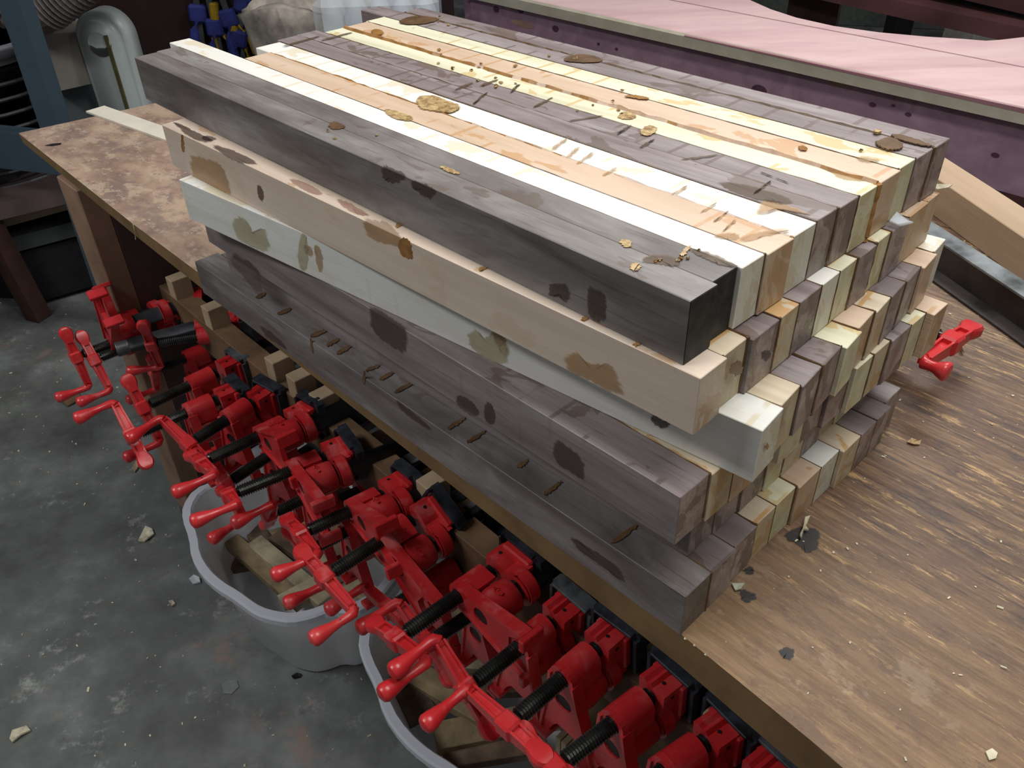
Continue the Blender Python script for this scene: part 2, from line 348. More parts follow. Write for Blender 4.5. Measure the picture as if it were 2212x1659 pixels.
bench_leg(Vector((.55, -.075, 0)))
# ------------------------------------------------------------------ glued slabs
ZL = [0, .0433, .0879, .1332, .1776, .2219, .2669]
SP = dict(W=MW, M=MM, P=MP, R=MR, F=MWf, H=MWh, L=MML, X=MMw)
slabs = {
 1: dict(o=(.1021, .4115), a=-46.92, L=.73, s=[('F',0,27,2,-730),('F',27,53,-2,-734),('H',53,78,1,-757),('R',79,109,3,-634),('H',112,140,1,-664),('W',140,168,1,-670),('W',168,195,2,-673),('P',196,222,3,-657),('R',226,258,2,-660),('P',259,286,0,-663),('W',287,315,1,-712),('W',316,342,2,-661)]),
 2: dict(o=(.1112, .3966), a=-45.0, L=.655, s=[('L',0,29,0,-656),('M',29.6,57,-3,-650),('W',57,90,1,-648),('M',90,115,1,-655),('W',116,146,1,-650),('H',147,172,1,-640),('P',172,199,1,-652),('W',200,229,2,-648),('P',230,254,1,-650),('W',254,286,2,-655),('R',287,323,1,-650),('R',324,348,0,-640)]),
 3: dict(o=(.1553, .3991), a=-40.85, L=.648, s=[('X',0,30,0,-649),('M',30,59,-2,-640),('W',59,90,0,-645),('W',91,120,1,-640),('P',121,148,5,-640),('R',149,179,2,-645),('M',180,207,4,-640),('W',208,237,5,-640),('W',238,268,6,-640),('R',269,299,9,-640),('H',300,330,6,-640)]),
 4: dict(o=(.1064, .3877), a=-46.84, L=.646, s=[('W',0,32,0,-646),('M',32,60,2,-640),('R',60,88,3,-640),('W',89,118,-2,-640),('P',119,148,6,-640),('W',149,178,5,-640),('W',179,208,8,-640),('P',209,235,12,-640),('M',236,263,12,-640),('W',263,296,14,-640),('P',297,323,14,-640),('R',324,350,21,-640)]),
 5: dict(o=(.1251, .4165), a=-45.34, L=.64, s=[('W',0,31,0,-641),('W',32,64,1,-630),('W',65,97,3,-635),('P',98,122,5,-635),('M',123,152,6,-635),('W',153,182,6,-635),('R',183,212,4,-635),('P',213,240,6,-635),('M',241,270,5,-635),('W',271,300,3,-635)]),
 6: dict(o=(.1173, .3799), a=-46.5, L=.714, s=[('W',0,31,0,-714),('W',32,63,0,-708),('W',64,94,-2,-710),('M',95,122,-3,-700),('P',123,152,-3,-700),('R',152,186,0,-700),('X',187,216,0,-700),('M',217,246,4,-700),('W',247,275,4,-700),('W',276,302,4,-700),('W',303,334,-2,-700)]),
}
lab = {1: 'topmost striped glued slab of the stack with a black painted corner end', 2: 'second glued slab from the top with a pinkish maple front strip',
 3: 'third glued slab from the top with a white front strip sticking out furthest', 4: 'fourth glued slab from the top with a walnut front strip',
 5: 'fifth glued slab from the top, set back in shadow above the lowest one', 6: 'lowest glued slab of the stack lying on the bench edge'}
fr_ = {}
for k in (6, 5, 4, 3, 2, 1):
    d = slabs[k]; z0, z1 = ZL[6 - k], ZL[7 - k]; hh = z1 - z0
    a = math.radians(d['a']); mw = Matrix.Translation((d['o'][0], d['o'][1], BZ + z0)) @ Matrix.Rotation(a, 4, 'Z')
    e = empty('glued_slab', mw=mw); tag(e, lab[k], 'wood slab', 'glued striped slabs stacked on the bench')
    fr_[k] = (e, mw, hh)
    for i, (sp, b0, b1, ar, al) in enumerate(d['s']):
        b0, b1, ar, al = b0 / 1000, b1 / 1000, ar / 1000, al / 1000
        if i: b0 = d['s'][i - 1][2] / 1000 + .0003
        dz = R.uniform(-.0012, -.0002) if i else -.0002
        bm = bmesh.new(); y0, y1 = b0, b1
        mat = SP[sp]
        if k in (4, 6) and i == 0: mat = MWf if k == 6 else MW
        box(bm, ((ar + al) / 2, (y0 + y1) / 2, (hh + dz) / 2), (ar - al, y1 - y0, hh + dz), None, .0005)
        o = obj('wood_strip', bm, mat, e)
        if k == 1 and i < 2:
            o.data.materials.append(MBK)
            for p in o.data.polygons:
                if p.normal.x > .5: p.material_index = 1
            o['label'] = 'grey walnut strip with a black painted end'
        # glue seam behind this strip: top, end and bottom
        if i < len(d['s']) - 1:
            ar2 = max(ar, d['s'][i + 1][3] / 1000); al2 = min(al, d['s'][i + 1][4] / 1000)
            am = min(ar, d['s'][i + 1][3] / 1000); alm = max(al, d['s'][i + 1][4] / 1000)
            bm = bmesh.new(); thick = R.choice((.0006, .0008, .0012, .0018)) if k > 1 else {2: .0009, 3: .0024, 7: .0036, 8: .0008, 0: .0004, 1: .0005, 4: .0008, 5: .0016, 6: .0009, 9: .0006, 10: .0022}.get(i, .001)
            if k == 1 and i == 3: thick = .002
            yj = b1 + .00015; nseg = 60
            xs = [alm + .002 + (am - alm - .003) * q / nseg for q in range(nseg + 1)]
            rads = [max(.0003, thick * (R.uniform(.25, .8) if (k, i) != (1, 7) else R.uniform(.6, .95))) for _ in xs]
            tube(bm, [(x, yj + R.uniform(-.3, .3) * thick, hh - .0006) for x in xs], rads, 5, True)
            if k > 1 or i > 1:
                ys = [hh * q / 10 for q in range(11)]
                tube(bm, [(am - .0002, yj, z) for z in ys], [max(.0005, min(.0016 if (k, i) != (1, 7) else .0032, thick) * R.uniform(.75, 1.1)) for _ in ys], 5, True)
            obj('glue_line', bm, MG if k == 1 and i in (3, 7) else MGD, e)
# patches of glue and damp on named faces, each a thin film of its own
def blob(bm, c2, ax, ay, n=18, jag=.12):
    ph = R.uniform(0, 6)
    return [(c2[0] + ax * math.cos(2 * math.pi * i / n) * (1 + jag * math.sin(3 * 2 * math.pi * i / n + ph) + R.uniform(-jag, jag)), c2[1] + ay * math.sin(2 * math.pi * i / n) * (1 + jag * math.cos(2 * 2 * math.pi * i / n + ph) + R.uniform(-jag, jag))) for i in range(n)]
def softpatch(name, l, lift, mat, parent):
    c = sum(l, Vector()) / len(l); n = len(l); vs = []; fs = []; at = []
    for k, a in ((1.12, 0.0), (.86, .5), (.55, 1.0)):
        vs += [c + (p - c) * k + lift for p in l]; at += [a] * n
    vs.append(c + lift); at.append(1.0)
    for r in (0, 1):
        for i in range(n): fs.append((r * n + i, r * n + (i + 1) % n, (r + 1) * n + (i + 1) % n, (r + 1) * n + i))
    for i in range(n): fs.append((2 * n + i, 2 * n + (i + 1) % n, 3 * n))
    me = bpy.data.meshes.new(name); me.from_pydata([tuple(v) for v in vs], [], fs); a_ = me.attributes.new('soft', 'FLOAT', 'POINT')
    for i, x in enumerate(at): a_.data[i].value = x
    me.materials.append(mat); return link(name, me, parent)
def film(k, face, pts, mat, name='glue_stain', th=.0003, roundn=True):
    e, mw, hh = fr_[k]; inv = mw.inverted()
    if face == 'top': P0 = mw @ Vector((0, 0, hh)); nrm = Vector((0, 0, 1))
    elif face == 'front': P0 = mw @ Vector((0, 0, 0)); nrm = (mw.to_3x3() @ Vector((0, -1, 0)))
    else: P0 = mw @ Vector((.001 if face == 'end' else face, 0, 0)); nrm = (mw.to_3x3() @ Vector((1, 0, 0)))
    l = [inv @ Wp(p[0], p[1], P0, nrm) for p in pts]
    ln = inv.to_3x3() @ nrm
    if roundn:      # Chaikin smoothing + slight raggedness
        for _ in range(3):
            q = []
            for i in range(len(l)):
                a_, b_ = l[i], l[(i + 1) % len(l)]; q += [a_.lerp(b_, .25), a_.lerp(b_, .75)]
            l = q
        l = [p + (Vector((R.uniform(-1, 1), 0, R.uniform(-1, 1))) if face == 'front' else Vector((R.uniform(-1, 1), R.uniform(-1, 1), 0)) if face == 'top' else Vector((0, R.uniform(-1, 1), R.uniform(-1, 1)))) * .0009 for p in l]
    if 'stain' in mat.name or 'mould' in mat.name: return softpatch(name, l, ln * .0003, mat, e)
    bm = bmesh.new(); lo = [bm.verts.new(p + ln * .00015) for p in l]; f = bm.faces.new(lo)
    ex = bmesh.ops.extrude_face_region(bm, geom=[f])
    for v in ex['geom']:
        if isinstance(v, bmesh.types.BMVert): v.co += ln * th
    return obj(name, bm, mat, e)
Q = lambda *a: [(a[i], a[i + 1]) for i in range(0, len(a), 2)]
# front faces
film(2, 'front', Q(556,398,566,402,572,425,566,438,556,418), stainmat('knot_stain', (.16, .09, .07), .75))
film(1, 'front', Q(1190,611,1222,611,1232,625,1232,655,1216,650,1208,640,1196,640,1183,640), MSB)
film(1, 'front', Q(1267,620,1300,628,1312,650,1308,692,1290,698,1270,680), MSB)
film(1, 'front', Q(828,356,850,364,878,374,876,386,858,396,832,392,824,376), MSB)
film(1, 'front', Q(888,386,918,396,946,410,940,424,926,432,900,412,890,404), MSB)
film(2, 'front', Q(410,336,428,336,446,344,462,344,482,362,492,384,498,412,498,420,470,414,438,400,414,384), MSA)
film(2, 'front', Q(783,470,806,472,840,484,868,506,872,534,848,530,812,522,790,508), MSA)
film(2, 'front', Q(861,512,888,516,890,548,892,559,878,558,862,545), MG)
film(2, 'front', Q(1215,790,1240,750,1262,782,1290,786,1320,786,1342,826,1340,856,1290,830,1240,806), MSA)
film(2, 'front', Q(392,290,396,292,399,325,396,330,392,318), MG)
film(3, 'front', Q(503,470,520,468,538,480,548,510,566,490,578,500,584,545,560,540,520,520,506,505), MSY)
film(3, 'front', Q(650,500,662,505,668,548,660,590,648,580,642,560), MSY)
film(3, 'front', Q(656,530,668,528,678,548,672,555,658,546), MSA)
film(3, 'front', Q(678,525,690,530,700,565,694,592,686,580,682,560), MSA)
film(3, 'front', Q(1012,718,1030,708,1040,732,1058,722,1070,716,1092,728,1100,760,1094,788,1070,784,1030,764,1012,745), MSY)
film(3, 'front', Q(1062,722,1078,716,1096,735,1096,780,1080,760), MSA)
film(3, 'front', Q(1404,900,1415,896,1432,908,1446,912,1444,926,1424,924,1408,910), MSB)
film(4, 'front', Q(797,657,830,674,860,696,880,712,880,764,850,752,812,724,800,704), MSB)
film(4, 'front', Q(986,852,1005,856,1030,876,1036,896,1020,900,990,880,986,866), MSB)
film(4, 'front', Q(1046,868,1062,870,1070,892,1068,918,1052,912,1046,900), MSB)
film(4, 'front', Q(1198,946,1225,962,1262,990,1264,1042,1230,1020,1198,998), MSB)
film(4, 'front', Q(497,540,560,578,570,620,560,640,530,600,500,575), MSB)
film(6, 'front', Q(556,698,580,712,612,740,620,756,602,744,574,728), MSB)
film(6, 'front', Q(852,860,880,880,926,918,934,932,905,915,868,890), MSB)
film(6, 'front', Q(1236,1158,1262,1176,1318,1210,1346,1238,1350,1262,1322,1240,1260,1196,1240,1178), MSB)
film(6, 'front', Q(670,731,674,732,678,760,674,763,671,748), MGD)
film(6, 'front', Q(786,800,790,801,790,826,786,832,783,818), MGD)
for q in (Q(372,264,392,268,420,285,470,305,440,310,400,292), Q(455,310,500,322,560,352,540,358,500,345,470,325), Q(430,296,450,292,470,300,450,308)): film(2, 'top', q, MSB)
for q in (Q(620,385,660,392,700,418,680,422,640,402), Q(720,425,760,440,800,465,780,468,740,448)): film(2, 'top', q, stainmat('reddish_mould', (.30, .10, .07), .4))
for q in (Q(641,368,654,362,660,366,648,374), Q(850,488,872,476,880,480,858,494), Q(1032,582,1048,574,1054,578,1038,588), Q(1254,690,1268,682,1274,688,1260,696), Q(1366,745,1378,736,1388,742,1376,750)): film(2, 'top', q, MG)
# drips across the top of the lowest slab
for q in [(550,644,572,634),(597,679,628,667),(668,727,705,713),(702,747,732,732),(725,764,757,748),(787,801,818,790),(817,821,849,804),(849,848,890,828),
          (966,926,1004,903),(1006,956,1047,932),(1114,1010,1140,994),(1172,1070,1212,1040),(1318,1173,1378,1134)]:
    x0, y0, x1, y1 = q; film(6, 'top', [(x0, y0 - 3), (x1, y1 - 3), (x1 + 3, y1 + 3), (x0 + 7, y0 + 4)], MGD, 'glue_drip', .0006)
# glue patches on the top slab
def tp(*a, m=MG, th=.0004): film(1, 'top', Q(*a), m, 'glue_drip', th)
tp(898,212,930,205,975,222,1000,232,972,246,930,240,905,235, m=MGC, th=.0008)
tp(828,236,846,238,890,252,893,262,862,260,838,248, m=MGC)
tp(708,270,722,262,745,272,742,279,715,280, m=MGD); tp(948,361,958,358,990,372,996,378,970,374, m=MGC)
tp(1335,520,1350,518,1366,524,1362,536,1345,534, m=MGC); tp(1362,570,1378,568,1386,578,1374,588,1364,584, m=MGC)
tp(1490,534,1540,548,1590,572,1600,580,1560,574,1520,558,1494,544, m=MSD); tp(1400,552,1440,548,1476,566,1460,578,1420,570,1380,566, m=MSD)
tp(1466,552,1480,535,1492,530,1490,540,1474,556, m=MGC)
tp(1536,510,1560,502,1592,504,1600,514,1588,520,1560,516, m=MSA)
for q in [(1540,480,1572,456),(1560,500,1588,474),(1510,460,1545,440),(1450,420,1482,402),(1300,380,1330,362),(1244,354,1280,330),(1222,340,1250,318),(1190,322,1222,300)]:
    x0, y0, x1, y1 = q; tp(x0, y0 - 2, x1, y1 - 2, x1 + 5, y1 + 1, x0 + 6, y0 + 2, m=MSA)
tp(1640,440,1655,428,1690,440,1752,462,1740,464,1700,455,1670,450,1652,462,1632,462, m=MSA); tp(1595,515,1640,500,1700,492,1712,500,1660,508,1610,525, m=MSA)
tp(1795,375,1810,368,1850,375,1880,392,1850,392,1815,388, m=MSA); tp(1724,318,1730,315,1742,318,1744,324,1734,326,1725,323, m=MG)
tp(1852,339,1870,336,1900,344,1902,350,1876,350,1855,346, m=MSA); tp(1888,308,1915,298,1945,306,1952,320,1930,328,1900,320, m=MGD, th=.0012)
tp(1922,290,1960,296,2010,314,2012,320,1975,312,1930,300, m=MGD, th=.001); tp(1885,286,1900,284,1903,290,1890,292, m=MGC, th=.002)
for q in [(1035,186,1075,172),(1100,200,1120,182),(1150,232,1190,212),(1226,262,1300,250),(1330,290,1362,270),(1380,320,1412,300),(1470,345,1550,335),(1625,420,1662,392),(1700,395,1640,372),(610,100,690,78),(690,88,760,70),(1020,225,1050,200),(980,195,1020,178)]:
    x0, y0, x1, y1 = q; tp(x0, y0 - 1.5, x1, y1 - 1.5, x1 + 5, y1 + 1.5, x0 + 5, y0 + 2, m=MSD)
tp(1560,390,1620,400,1700,425,1715,440,1680,442,1620,428,1560,405, m=MSD); tp(855,48,890,34,930,36,955,42,920,52,880,54, m=MGD)
tp(1215,128,1250,115,1300,125,1302,135,1260,136,1225,134, m=MGD); tp(800,66,815,63,830,68,826,76,808,76, m=MG)
tp(1345,208,1370,205,1402,212,1398,216,1365,212, m=MG); tp(1330,252,1350,240,1372,246,1375,256,1350,260, m=MGC)
tp(1380,284,1400,270,1420,275,1415,290,1392,296, m=MGC)
for _ in range(46):
    x, y = R.choice([(1100, 185), (1045, 172), (1320, 235), (1240, 125), (1300, 240), (900, 45), (1920, 308), (1470, 560), (1360, 210), (950, 115), (1010, 145), (700, 290)]); x += R.gauss(0, 40); y += R.gauss(0, 7) + (x - x) * .3
    s_ = R.uniform(1.5, 5); tp(x - s_, y, x, y - s_ * .6, x + s_, y, x, y + s_ * .6, m=R.choice((MGC, MGC, MG)), th=.0008)
# end-grain glue runs
film(2, 'end', Q(1575,790,1590,778,1600,780,1606,800,1590,812,1578,806), MGD); film(2, 'end', Q(1640,762,1660,752,1668,770,1650,782), MSB)
film(3, 'end', Q(1652,960,1658,955,1660,968,1654,972), MG); film(3, 'end', Q(1690,890,1716,866,1712,900,1696,920), MSY)
film(1, 'end', Q(1656,570,1672,560,1668,620,1652,666,1652,630), MSB); 
# pale shreds of plastic and shavings caught between the slabs
def scrap(name, label, cat, pts, z, mat, th=.002, curl=.006, group=None):
    l = [W(u, v, z) for u, v in pts]; c = sum(l, Vector()) / len(l); e = None
    bm = bmesh.new(); n = len(l); q = []
    for i, p in enumerate(l):
        q.append((p - c) + Vector((0, 0, R.uniform(0, curl))))
    top_ = [bm.verts.new(p + Vector((0, 0, th))) for p in q]; bo = [bm.verts.new(p) for p in q]; ct = bm.verts.new((0, 0, th)); cb = bm.verts.new((0, 0, 0))
    for i in range(n):
        j = (i + 1) % n; bm.faces.new((top_[i], top_[j], ct)); bm.faces.new((bo[j], bo[i], cb)); bm.faces.new((bo[i], bo[j], top_[j], top_[i]))
    o = obj(name, bm, mat); o.location = c; return tag(o, label, cat, group)
scrap('wood_shaving', 'thin tan shaving sticking out past the back corner of the second slab', 'shaving', Q(2012,412,2022,405,2054,410,2046,413,2024,412), .2225, MFLAKE, .001, .004)
scrap('plastic_shred', 'shiny clear plastic shred wedged between the top two slabs', 'plastic scrap', Q(1918,488,1932,478,1958,484,1970,492,1960,497,1936,494), .2225, MFILM, .001, .008)
scrap('wood_shaving', 'curled pale shaving on the bench beside the foot of the stack', 'shaving', Q(1725,1165,1732,1150,1737,1125,1748,1122,1744,1135,1738,1142,1746,1148,1734,1152,1730,1166), .001, MFLAKE, .002, .005)
scrap('paint_flake', 'pale green flake on the bench by the front corner of the lowest slab', 'flake', Q(1580,1262,1592,1262,1608,1264,1600,1276,1588,1277), .001, plain('pale_green', (.42, .44, .33), .6, .3), .001, .002)
scrap('wood_shaving', 'curled tan shaving on the bench below the red crank handle', 'shaving', Q(2050,735,2062,732,2072,742,2082,764,2076,762,2066,748,2062,752), .001, MFLAKE, .002, .010)
scrap('wood_chip', 'small pale chip on the bench near the steel bar', 'wood chip', Q(2130,527,2138,522,2142,530,2134,534), .001, MFLAKE, .003, .002)
scrap('wood_chip', 'rusty brown fuzz of chips on the bench right of the stack', 'wood chip', Q(1958,957,1968,950,1978,954,1990,952,1986,962,1972,962), .0005, MGC, .001, .002)
scrap('paint_flake', 'white paint blot near the bottom right of the bench top', 'flake', Q(2128,1625,2142,1618,2154,1628,2150,1640,2136,1644), .0003, MFLAKE, .001, .0005)
# dark blots on the bench top
MBLOT = stainmat('dark_blot', (.030, .030, .032), .8, .5)
for q in [Q(1500 + 95, 1283, 1606, 1272, 1628, 1280, 1634, 1292, 1618, 1300, 1604, 1298), Q(1684, 1402, 1700, 1396, 1720, 1402, 1716, 1420, 1698, 1428, 1686, 1418),
          Q(1690, 1162, 1712, 1140, 1745, 1136, 1770, 1150, 1764, 1186, 1742, 1196, 1730, 1180, 1712, 1172), Q(1604, 1230, 1622, 1224, 1630, 1232, 1626, 1240, 1608, 1240)]:
    l = [W(u, v, .0002) - O for u, v in q]
    for _ in range(2): l = [p for i in range(len(l)) for p in (l[i].lerp(l[(i + 1) % len(l)], .25), l[i].lerp(l[(i + 1) % len(l)], .75))]
    l = [p + Vector((R.uniform(-1, 1), R.uniform(-1, 1), 0)) * .0012 for p in l]
    softpatch('paint_blot', l, Vector((0, 0, .0004)), MBLOT, bench)
# ------------------------------------------------------------------ strip of pale wood and other things on the bench
pl = [W(185, 240, .0035), W(225, 228, .0035)]; dirs = (W(352, 300, .0035) - W(185, 240, .0035)).normalized()
bm = bmesh.new(); c = pl[0].copy(); c.z = BZ
hexa(bm, [p - c - Vector((0, 0, p.z - BZ)) for p in (pl[0], pl[0] + dirs * .42, pl[1] + dirs * .42, pl[1])], [p - c for p in (pl[0], pl[0] + dirs * .42, pl[1] + dirs * .42, pl[1])])
o = obj('wood_lath', bm, plain('pale_lath', (.66, .60, .50), .6, .3, var=.04)); o.location = c; tag(o, 'thin pale lath lying on the bench and running under the stack', 'wood strip')
# plank on the right
def bar_between(name, a, b, w_, h_, mat, label, cat, bev=.001, side=1):
    d = (b - a); L_ = d.length; x = d.normalized(); y = Vector((-x.y, x.x, 0)).normalized() * side
    rot = Matrix((x, y, x.cross(y))).transposed()
    bm = bmesh.new(); box(bm, (L_ / 2, w_ / 2, h_ / 2 * (1 if side > 0 else -1)), (L_, w_, h_), None, bev)
    o = obj(name, bm, mat); m = rot.to_4x4(); m.translation = a; o.matrix_world = m; return tag(o, label, cat)
pa, pb = W(1985, 443, 0), W(2212, 612, 0); pd = (pb - pa).normalized()
bar_between('wood_plank', pa - pd * .10, pb + pd * .45, .052, .048, MPLANK, 'long tan plank lying along the back edge of the bench', 'plank')
# steel bar: channel lying on its side
ba, bb_ = W(2010, 600, 0), W(2212, 745, 0); bd = (bb_ - ba).normalized()
e = empty('steel_bar', mw=(lambda m: (setattr(m, 'translation', ba - bd * .13), m)[1])(Matrix((bd, Vector((-bd.y, bd.x, 0)), Vector((0, 0, 1)))).transposed().to_4x4()))
tag(e, 'scuffed grey steel channel bar lying on the bench behind the stack', 'metal bar')
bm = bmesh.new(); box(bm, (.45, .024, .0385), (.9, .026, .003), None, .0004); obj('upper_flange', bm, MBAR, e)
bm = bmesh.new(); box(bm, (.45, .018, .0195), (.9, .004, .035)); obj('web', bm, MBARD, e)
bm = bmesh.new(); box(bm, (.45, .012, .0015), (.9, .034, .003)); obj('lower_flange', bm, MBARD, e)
def dust(name, label, cat, n, zz, rng, mat, smin, smax):
    bm = bmesh.new()
    for _ in range(n):
        p = rng(); s_ = R.uniform(smin, smax); a = R.uniform(0, 3.14); ex = R.uniform(.4, 1.6)
        m = Matrix.Translation((p[0], p[1], zz + s_ * .2)) @ Matrix.Rotation(a, 4, 'Z') @ Matrix.Rotation(R.uniform(-.3, .3), 4, 'X') @ Matrix.Diagonal((s_ * ex, s_ * .6, s_ * .3, 1))
        bmesh.ops.create_cube(bm, size=1, matrix=m)
    return tag(obj(name, bm, mat), label, cat, kind='stuff')
def on_bench():
    q = W(1200, 1170, 0) + D * R.uniform(-.9, .9) + N * R.uniform(.01, .75); return q
def on_floor():
    return (R.uniform(-2.2, .2), R.uniform(.6, 3.4))
dust('sawdust', 'fine pale sawdust and crumbs scattered over the bench top', 'sawdust', 900, BZ, on_bench, MFLAKE, .0008, .0030)
dust('floor_debris', 'pale specks of sawdust scattered over the floor', 'debris', 700, 0, on_floor, MFLAKE, .0015, .0065)
# ------------------------------------------------------------------ pipe clamps
meshes = {}
def mk(name, fn, smooth=False):
    bm = bmesh.new(); fn(bm); bmesh.ops.recalc_face_normals(bm, faces=bm.faces[:]); me = bpy.data.meshes.new(name); bm.to_mesh(me); bm.free()
    if smooth:
        for p in me.polygons: p.use_smooth = True
        try: me.set_sharp_from_angle(angle=math.radians(35))
        except Exception: pass
    return me
TXZ = Matrix(((1, 0, 0, 0), (0, 0, 1, 0), (0, 1, 0, 0), (0, 0, 0, 1)))      # prism x,y,z -> x,z(y),y
OFF = .038                                                                   # screw axis above the pipe axis
def f_plate(bm):
    out = [(.0150, OFF - .004), (.0185, .012), (.0245, -.016), (.0310, -.045), (.0360, -.070), (.0250, -.070), (.0180, -.054), (.0110, -.045)]
    left = [(-x, y) for x, y in out[::-1]]
    pts = arc(0, OFF, .0152, 180, 0, 10)
    outline = pts[::-1][:0] + [p for p in pts] + out[0:] + left
    hole = [(.0112 * math.cos(2 * math.pi * i / 18), .0112 * math.sin(2 * math.pi * i / 18)) for i in range(18)]
    sh = [(.0092 * math.cos(2 * math.pi * i / 14), OFF + .0092 * math.sin(2 * math.pi * i / 14)) for i in range(14)]
    prism(bm, outline, 0, .007, (hole, sh), TXZ)
def f_body(bm):
    # raised flanges down both edges, arch boss over the screw, socket for the pipe, webs between
    for s in (-1, 1):
        pts = [(s * .0150, .0045, OFF), (s * .0186, .0045, .012), (s * .0246, .0045, -.016), (s * .0312, .0045, -.045), (s * .0358, .0045, -.069)]
        for a, b in zip(pts, pts[1:]):
            a, b = Vector(a), Vector(b); d = (b - a); x = Vector((-d.z, 0, d.x)).normalized() * .0018; y = Vector((0, .0070, 0))
            hexa(bm, [a - x - y, a + x - y, a + x + y, a - x + y], [b - x - y, b + x - y, b + x + y, b - x + y])
        box(bm, (s * .0305, .006, -.073), (.017, .030, .0075), None, .0012)
    # arch boss
    n = 12; r0 = .0155; L0 = .040
    prof = [(-.0152, .020)] + [(p[0], p[1]) for p in arc(0, OFF, r0, 180, 0, n)] + [(.0152, .020)]
    inner = [(-.0095, .020)] + [(p[0], p[1]) for p in arc(0, OFF, .0095, 180, 0, n)] + [(.0095, .020)]
    prism(bm, prof + inner[::-1], .006, L0, (), TXZ)
    # pipe socket, slightly bulged
    tube(bm, [(0, y, 0) for y in (.006, .012, .022, .034, .044, .046)], [.0185, .0205, .0215, .0210, .0205, .0190], 26)
    # web fins from the boss to the socket
    prism(bm, [(.0, .008), (.040, .008), (.040, .018), (.020, .027), (0, .030)], -.003, .003, (), Matrix(((0, 0, 1, 0), (1, 0, 0, .006), (0, 1, 0, 0), (0, 0, 0, 1))))
def f_bore(bm):
    rr = []
    for i in range(9): rr += [(.0110 if i % 2 else .0100)]
    tube(bm, [(0, .0015 + .0011 * i, 0) for i in range(9)], rr, 18, False)
    bm.faces.new([bm.verts.new((.0112 * math.cos(2 * math.pi * i / 18), .0105, .0112 * math.sin(2 * math.pi * i / 18))) for i in range(18)])
def f_jaw(bm):
    tube(bm, [(0, y, 0) for y in (.049, .051, .064, .066)], [.0205, .0222, .0222, .0205], 26)
    # column up from the ring to the notched head that the screw pushes
    prism(bm, [(-.0195, 0), (-.0135, .014), (-.0120, .022), (-.0160, .030), (-.0165, .050), (-.0100, .053), (-.0060, .0500), (-.001, .054), (.0015, .049), (.006, .0535), (.0165, .050), (.0160, .030), (.0120, .022), (.0135, .014), (.0195, 0)][::-1], .050, .074, (), TXZ)
    box(bm, (0, .075, .026), (.040, .010, .044), None, .002)
def f_hole(bm): cyl(bm, (-.0168, .062, .041), (-.0160, .062, .041), .0022, seg=12); cyl(bm, (.0160, .062, .041), (.0168, .062, .041), .0022, seg=12); cyl(bm, (.006, .060, .0500), (.006, .060, .0537), .0020, seg=10)
def f_pad(bm):
    # black cap hooked over the jaw face
    prism(bm, [(-.031, .004), (-.024, -.006), (.024, -.006), (.031, .004), (.031, .053), (.027, .057), (-.027, .057), (-.031, .053)], .080, .091, (), TXZ)
    box(bm, (0, .0775, .0545), (.050, .010, .004), None, .0008)
    for s in (-1, 1): box(bm, (s * .0285, .0785, .026), (.004, .008, .046))
def f_screw(L_):
    def g(bm):
        n = int((L_ + .045) / .0032); pts = []; rd = []
        for i in range(n):
            y = -L_ + .006 + i * .0032
            for dy, r in ((0, .0071), (.0009, .0071), (.0014, .0087), (.0025, .0087)): pts.append((0, y + dy, OFF)); rd.append(r)
        tube(bm, pts, rd, 14)
        cyl(bm, (0, -L_ - .002, OFF), (0, -L_ + .008, OFF), .0068, seg=14)
    return g
# crank, arms along +-x from the hub at the origin; y is the clamp axis; knob sticks out along -y
def f_crank(bm):
    box(bm, (0, 0, 0), (.021, .019, .019), None, .0025)
    # arm to the bend: an I-section that tapers
    for (x0, x1, w0, w1) in ((.009, .054, .0060, .0046), (-.009, -.036, .0060, .0056)):
        for s in (-1, 1):
            hexa(bm, [Vector((x0, s * w0 - .0012, -.0070)), Vector((x1, s * w1 - .0012, -.0055)), Vector((x1, s * w1 - .0012, .0055)), Vector((x0, s * w0 - .0012, .0070))],
                 [Vector((x0, s * w0 + .0012, -.0070)), Vector((x1, s * w1 + .0012, -.0055)), Vector((x1, s * w1 + .0012, .0055)), Vector((x0, s * w0 + .0012, .0070))])
        hexa(bm, [Vector((x0, -w0, -.0030)), Vector((x1, -w1, -.0022)), Vector((x1, w1, -.0022)), Vector((x0, w0, -.0030))],
             [Vector((x0, -w0, .0030)), Vector((x1, -w1, .0022)), Vector((x1, w1, .0022)), Vector((x0, w0, .0030))])
def f_knob(bm):
    pts = [(.050, .001, 0), (.055, .0005, 0), (.0585, -.003, 0), (.0590, -.009, 0), (.0585, -.020, 0), (.0580, -.030, 0), (.0575, -.038, 0), (.0570, -.046, 0), (.0568, -.052, 0), (.0567, -.0555, 0), (.0567, -.0575, 0)]
    tube(bm, pts, [.0056, .0064, .0064, .0056, .0050, .0060, .0078, .0094, .0098, .0078, .0030], 16)
def f_lobe(bm):
    n = 12; pr = [(-.028, .0066, .0058), (-.032, .0076, .0060), (-.036, .0092, .0062), (-.040, .0104, .0064), (-.045, .0112, .0064), (-.049, .0105, .0062), (-.0525, .0085, .0056), (-.0550, .0055, .0044), (-.0562, .0020, .0030)]
    rs = []
    for x, w, h in pr: rs.append([bm.verts.new((x, w * sy, h * sz)) for sy, sz in ((-1, -.55), (-.8, -1), (.8, -1), (1, -.55), (1, .55), (.8, 1), (-.8, 1), (-1, .55))])
    for a, b in zip(rs, rs[1:]):
        for k in range(8): bm.faces.new((a[k], a[(k + 1) % 8], b[(k + 1) % 8], b[k]))
    bm.faces.new(rs[0]); bm.faces.new(rs[-1][::-1])
def f_pipe(L_): return lambda bm: tube(bm, [(0, .009, 0), (0, L_, 0)], .01335, 22)
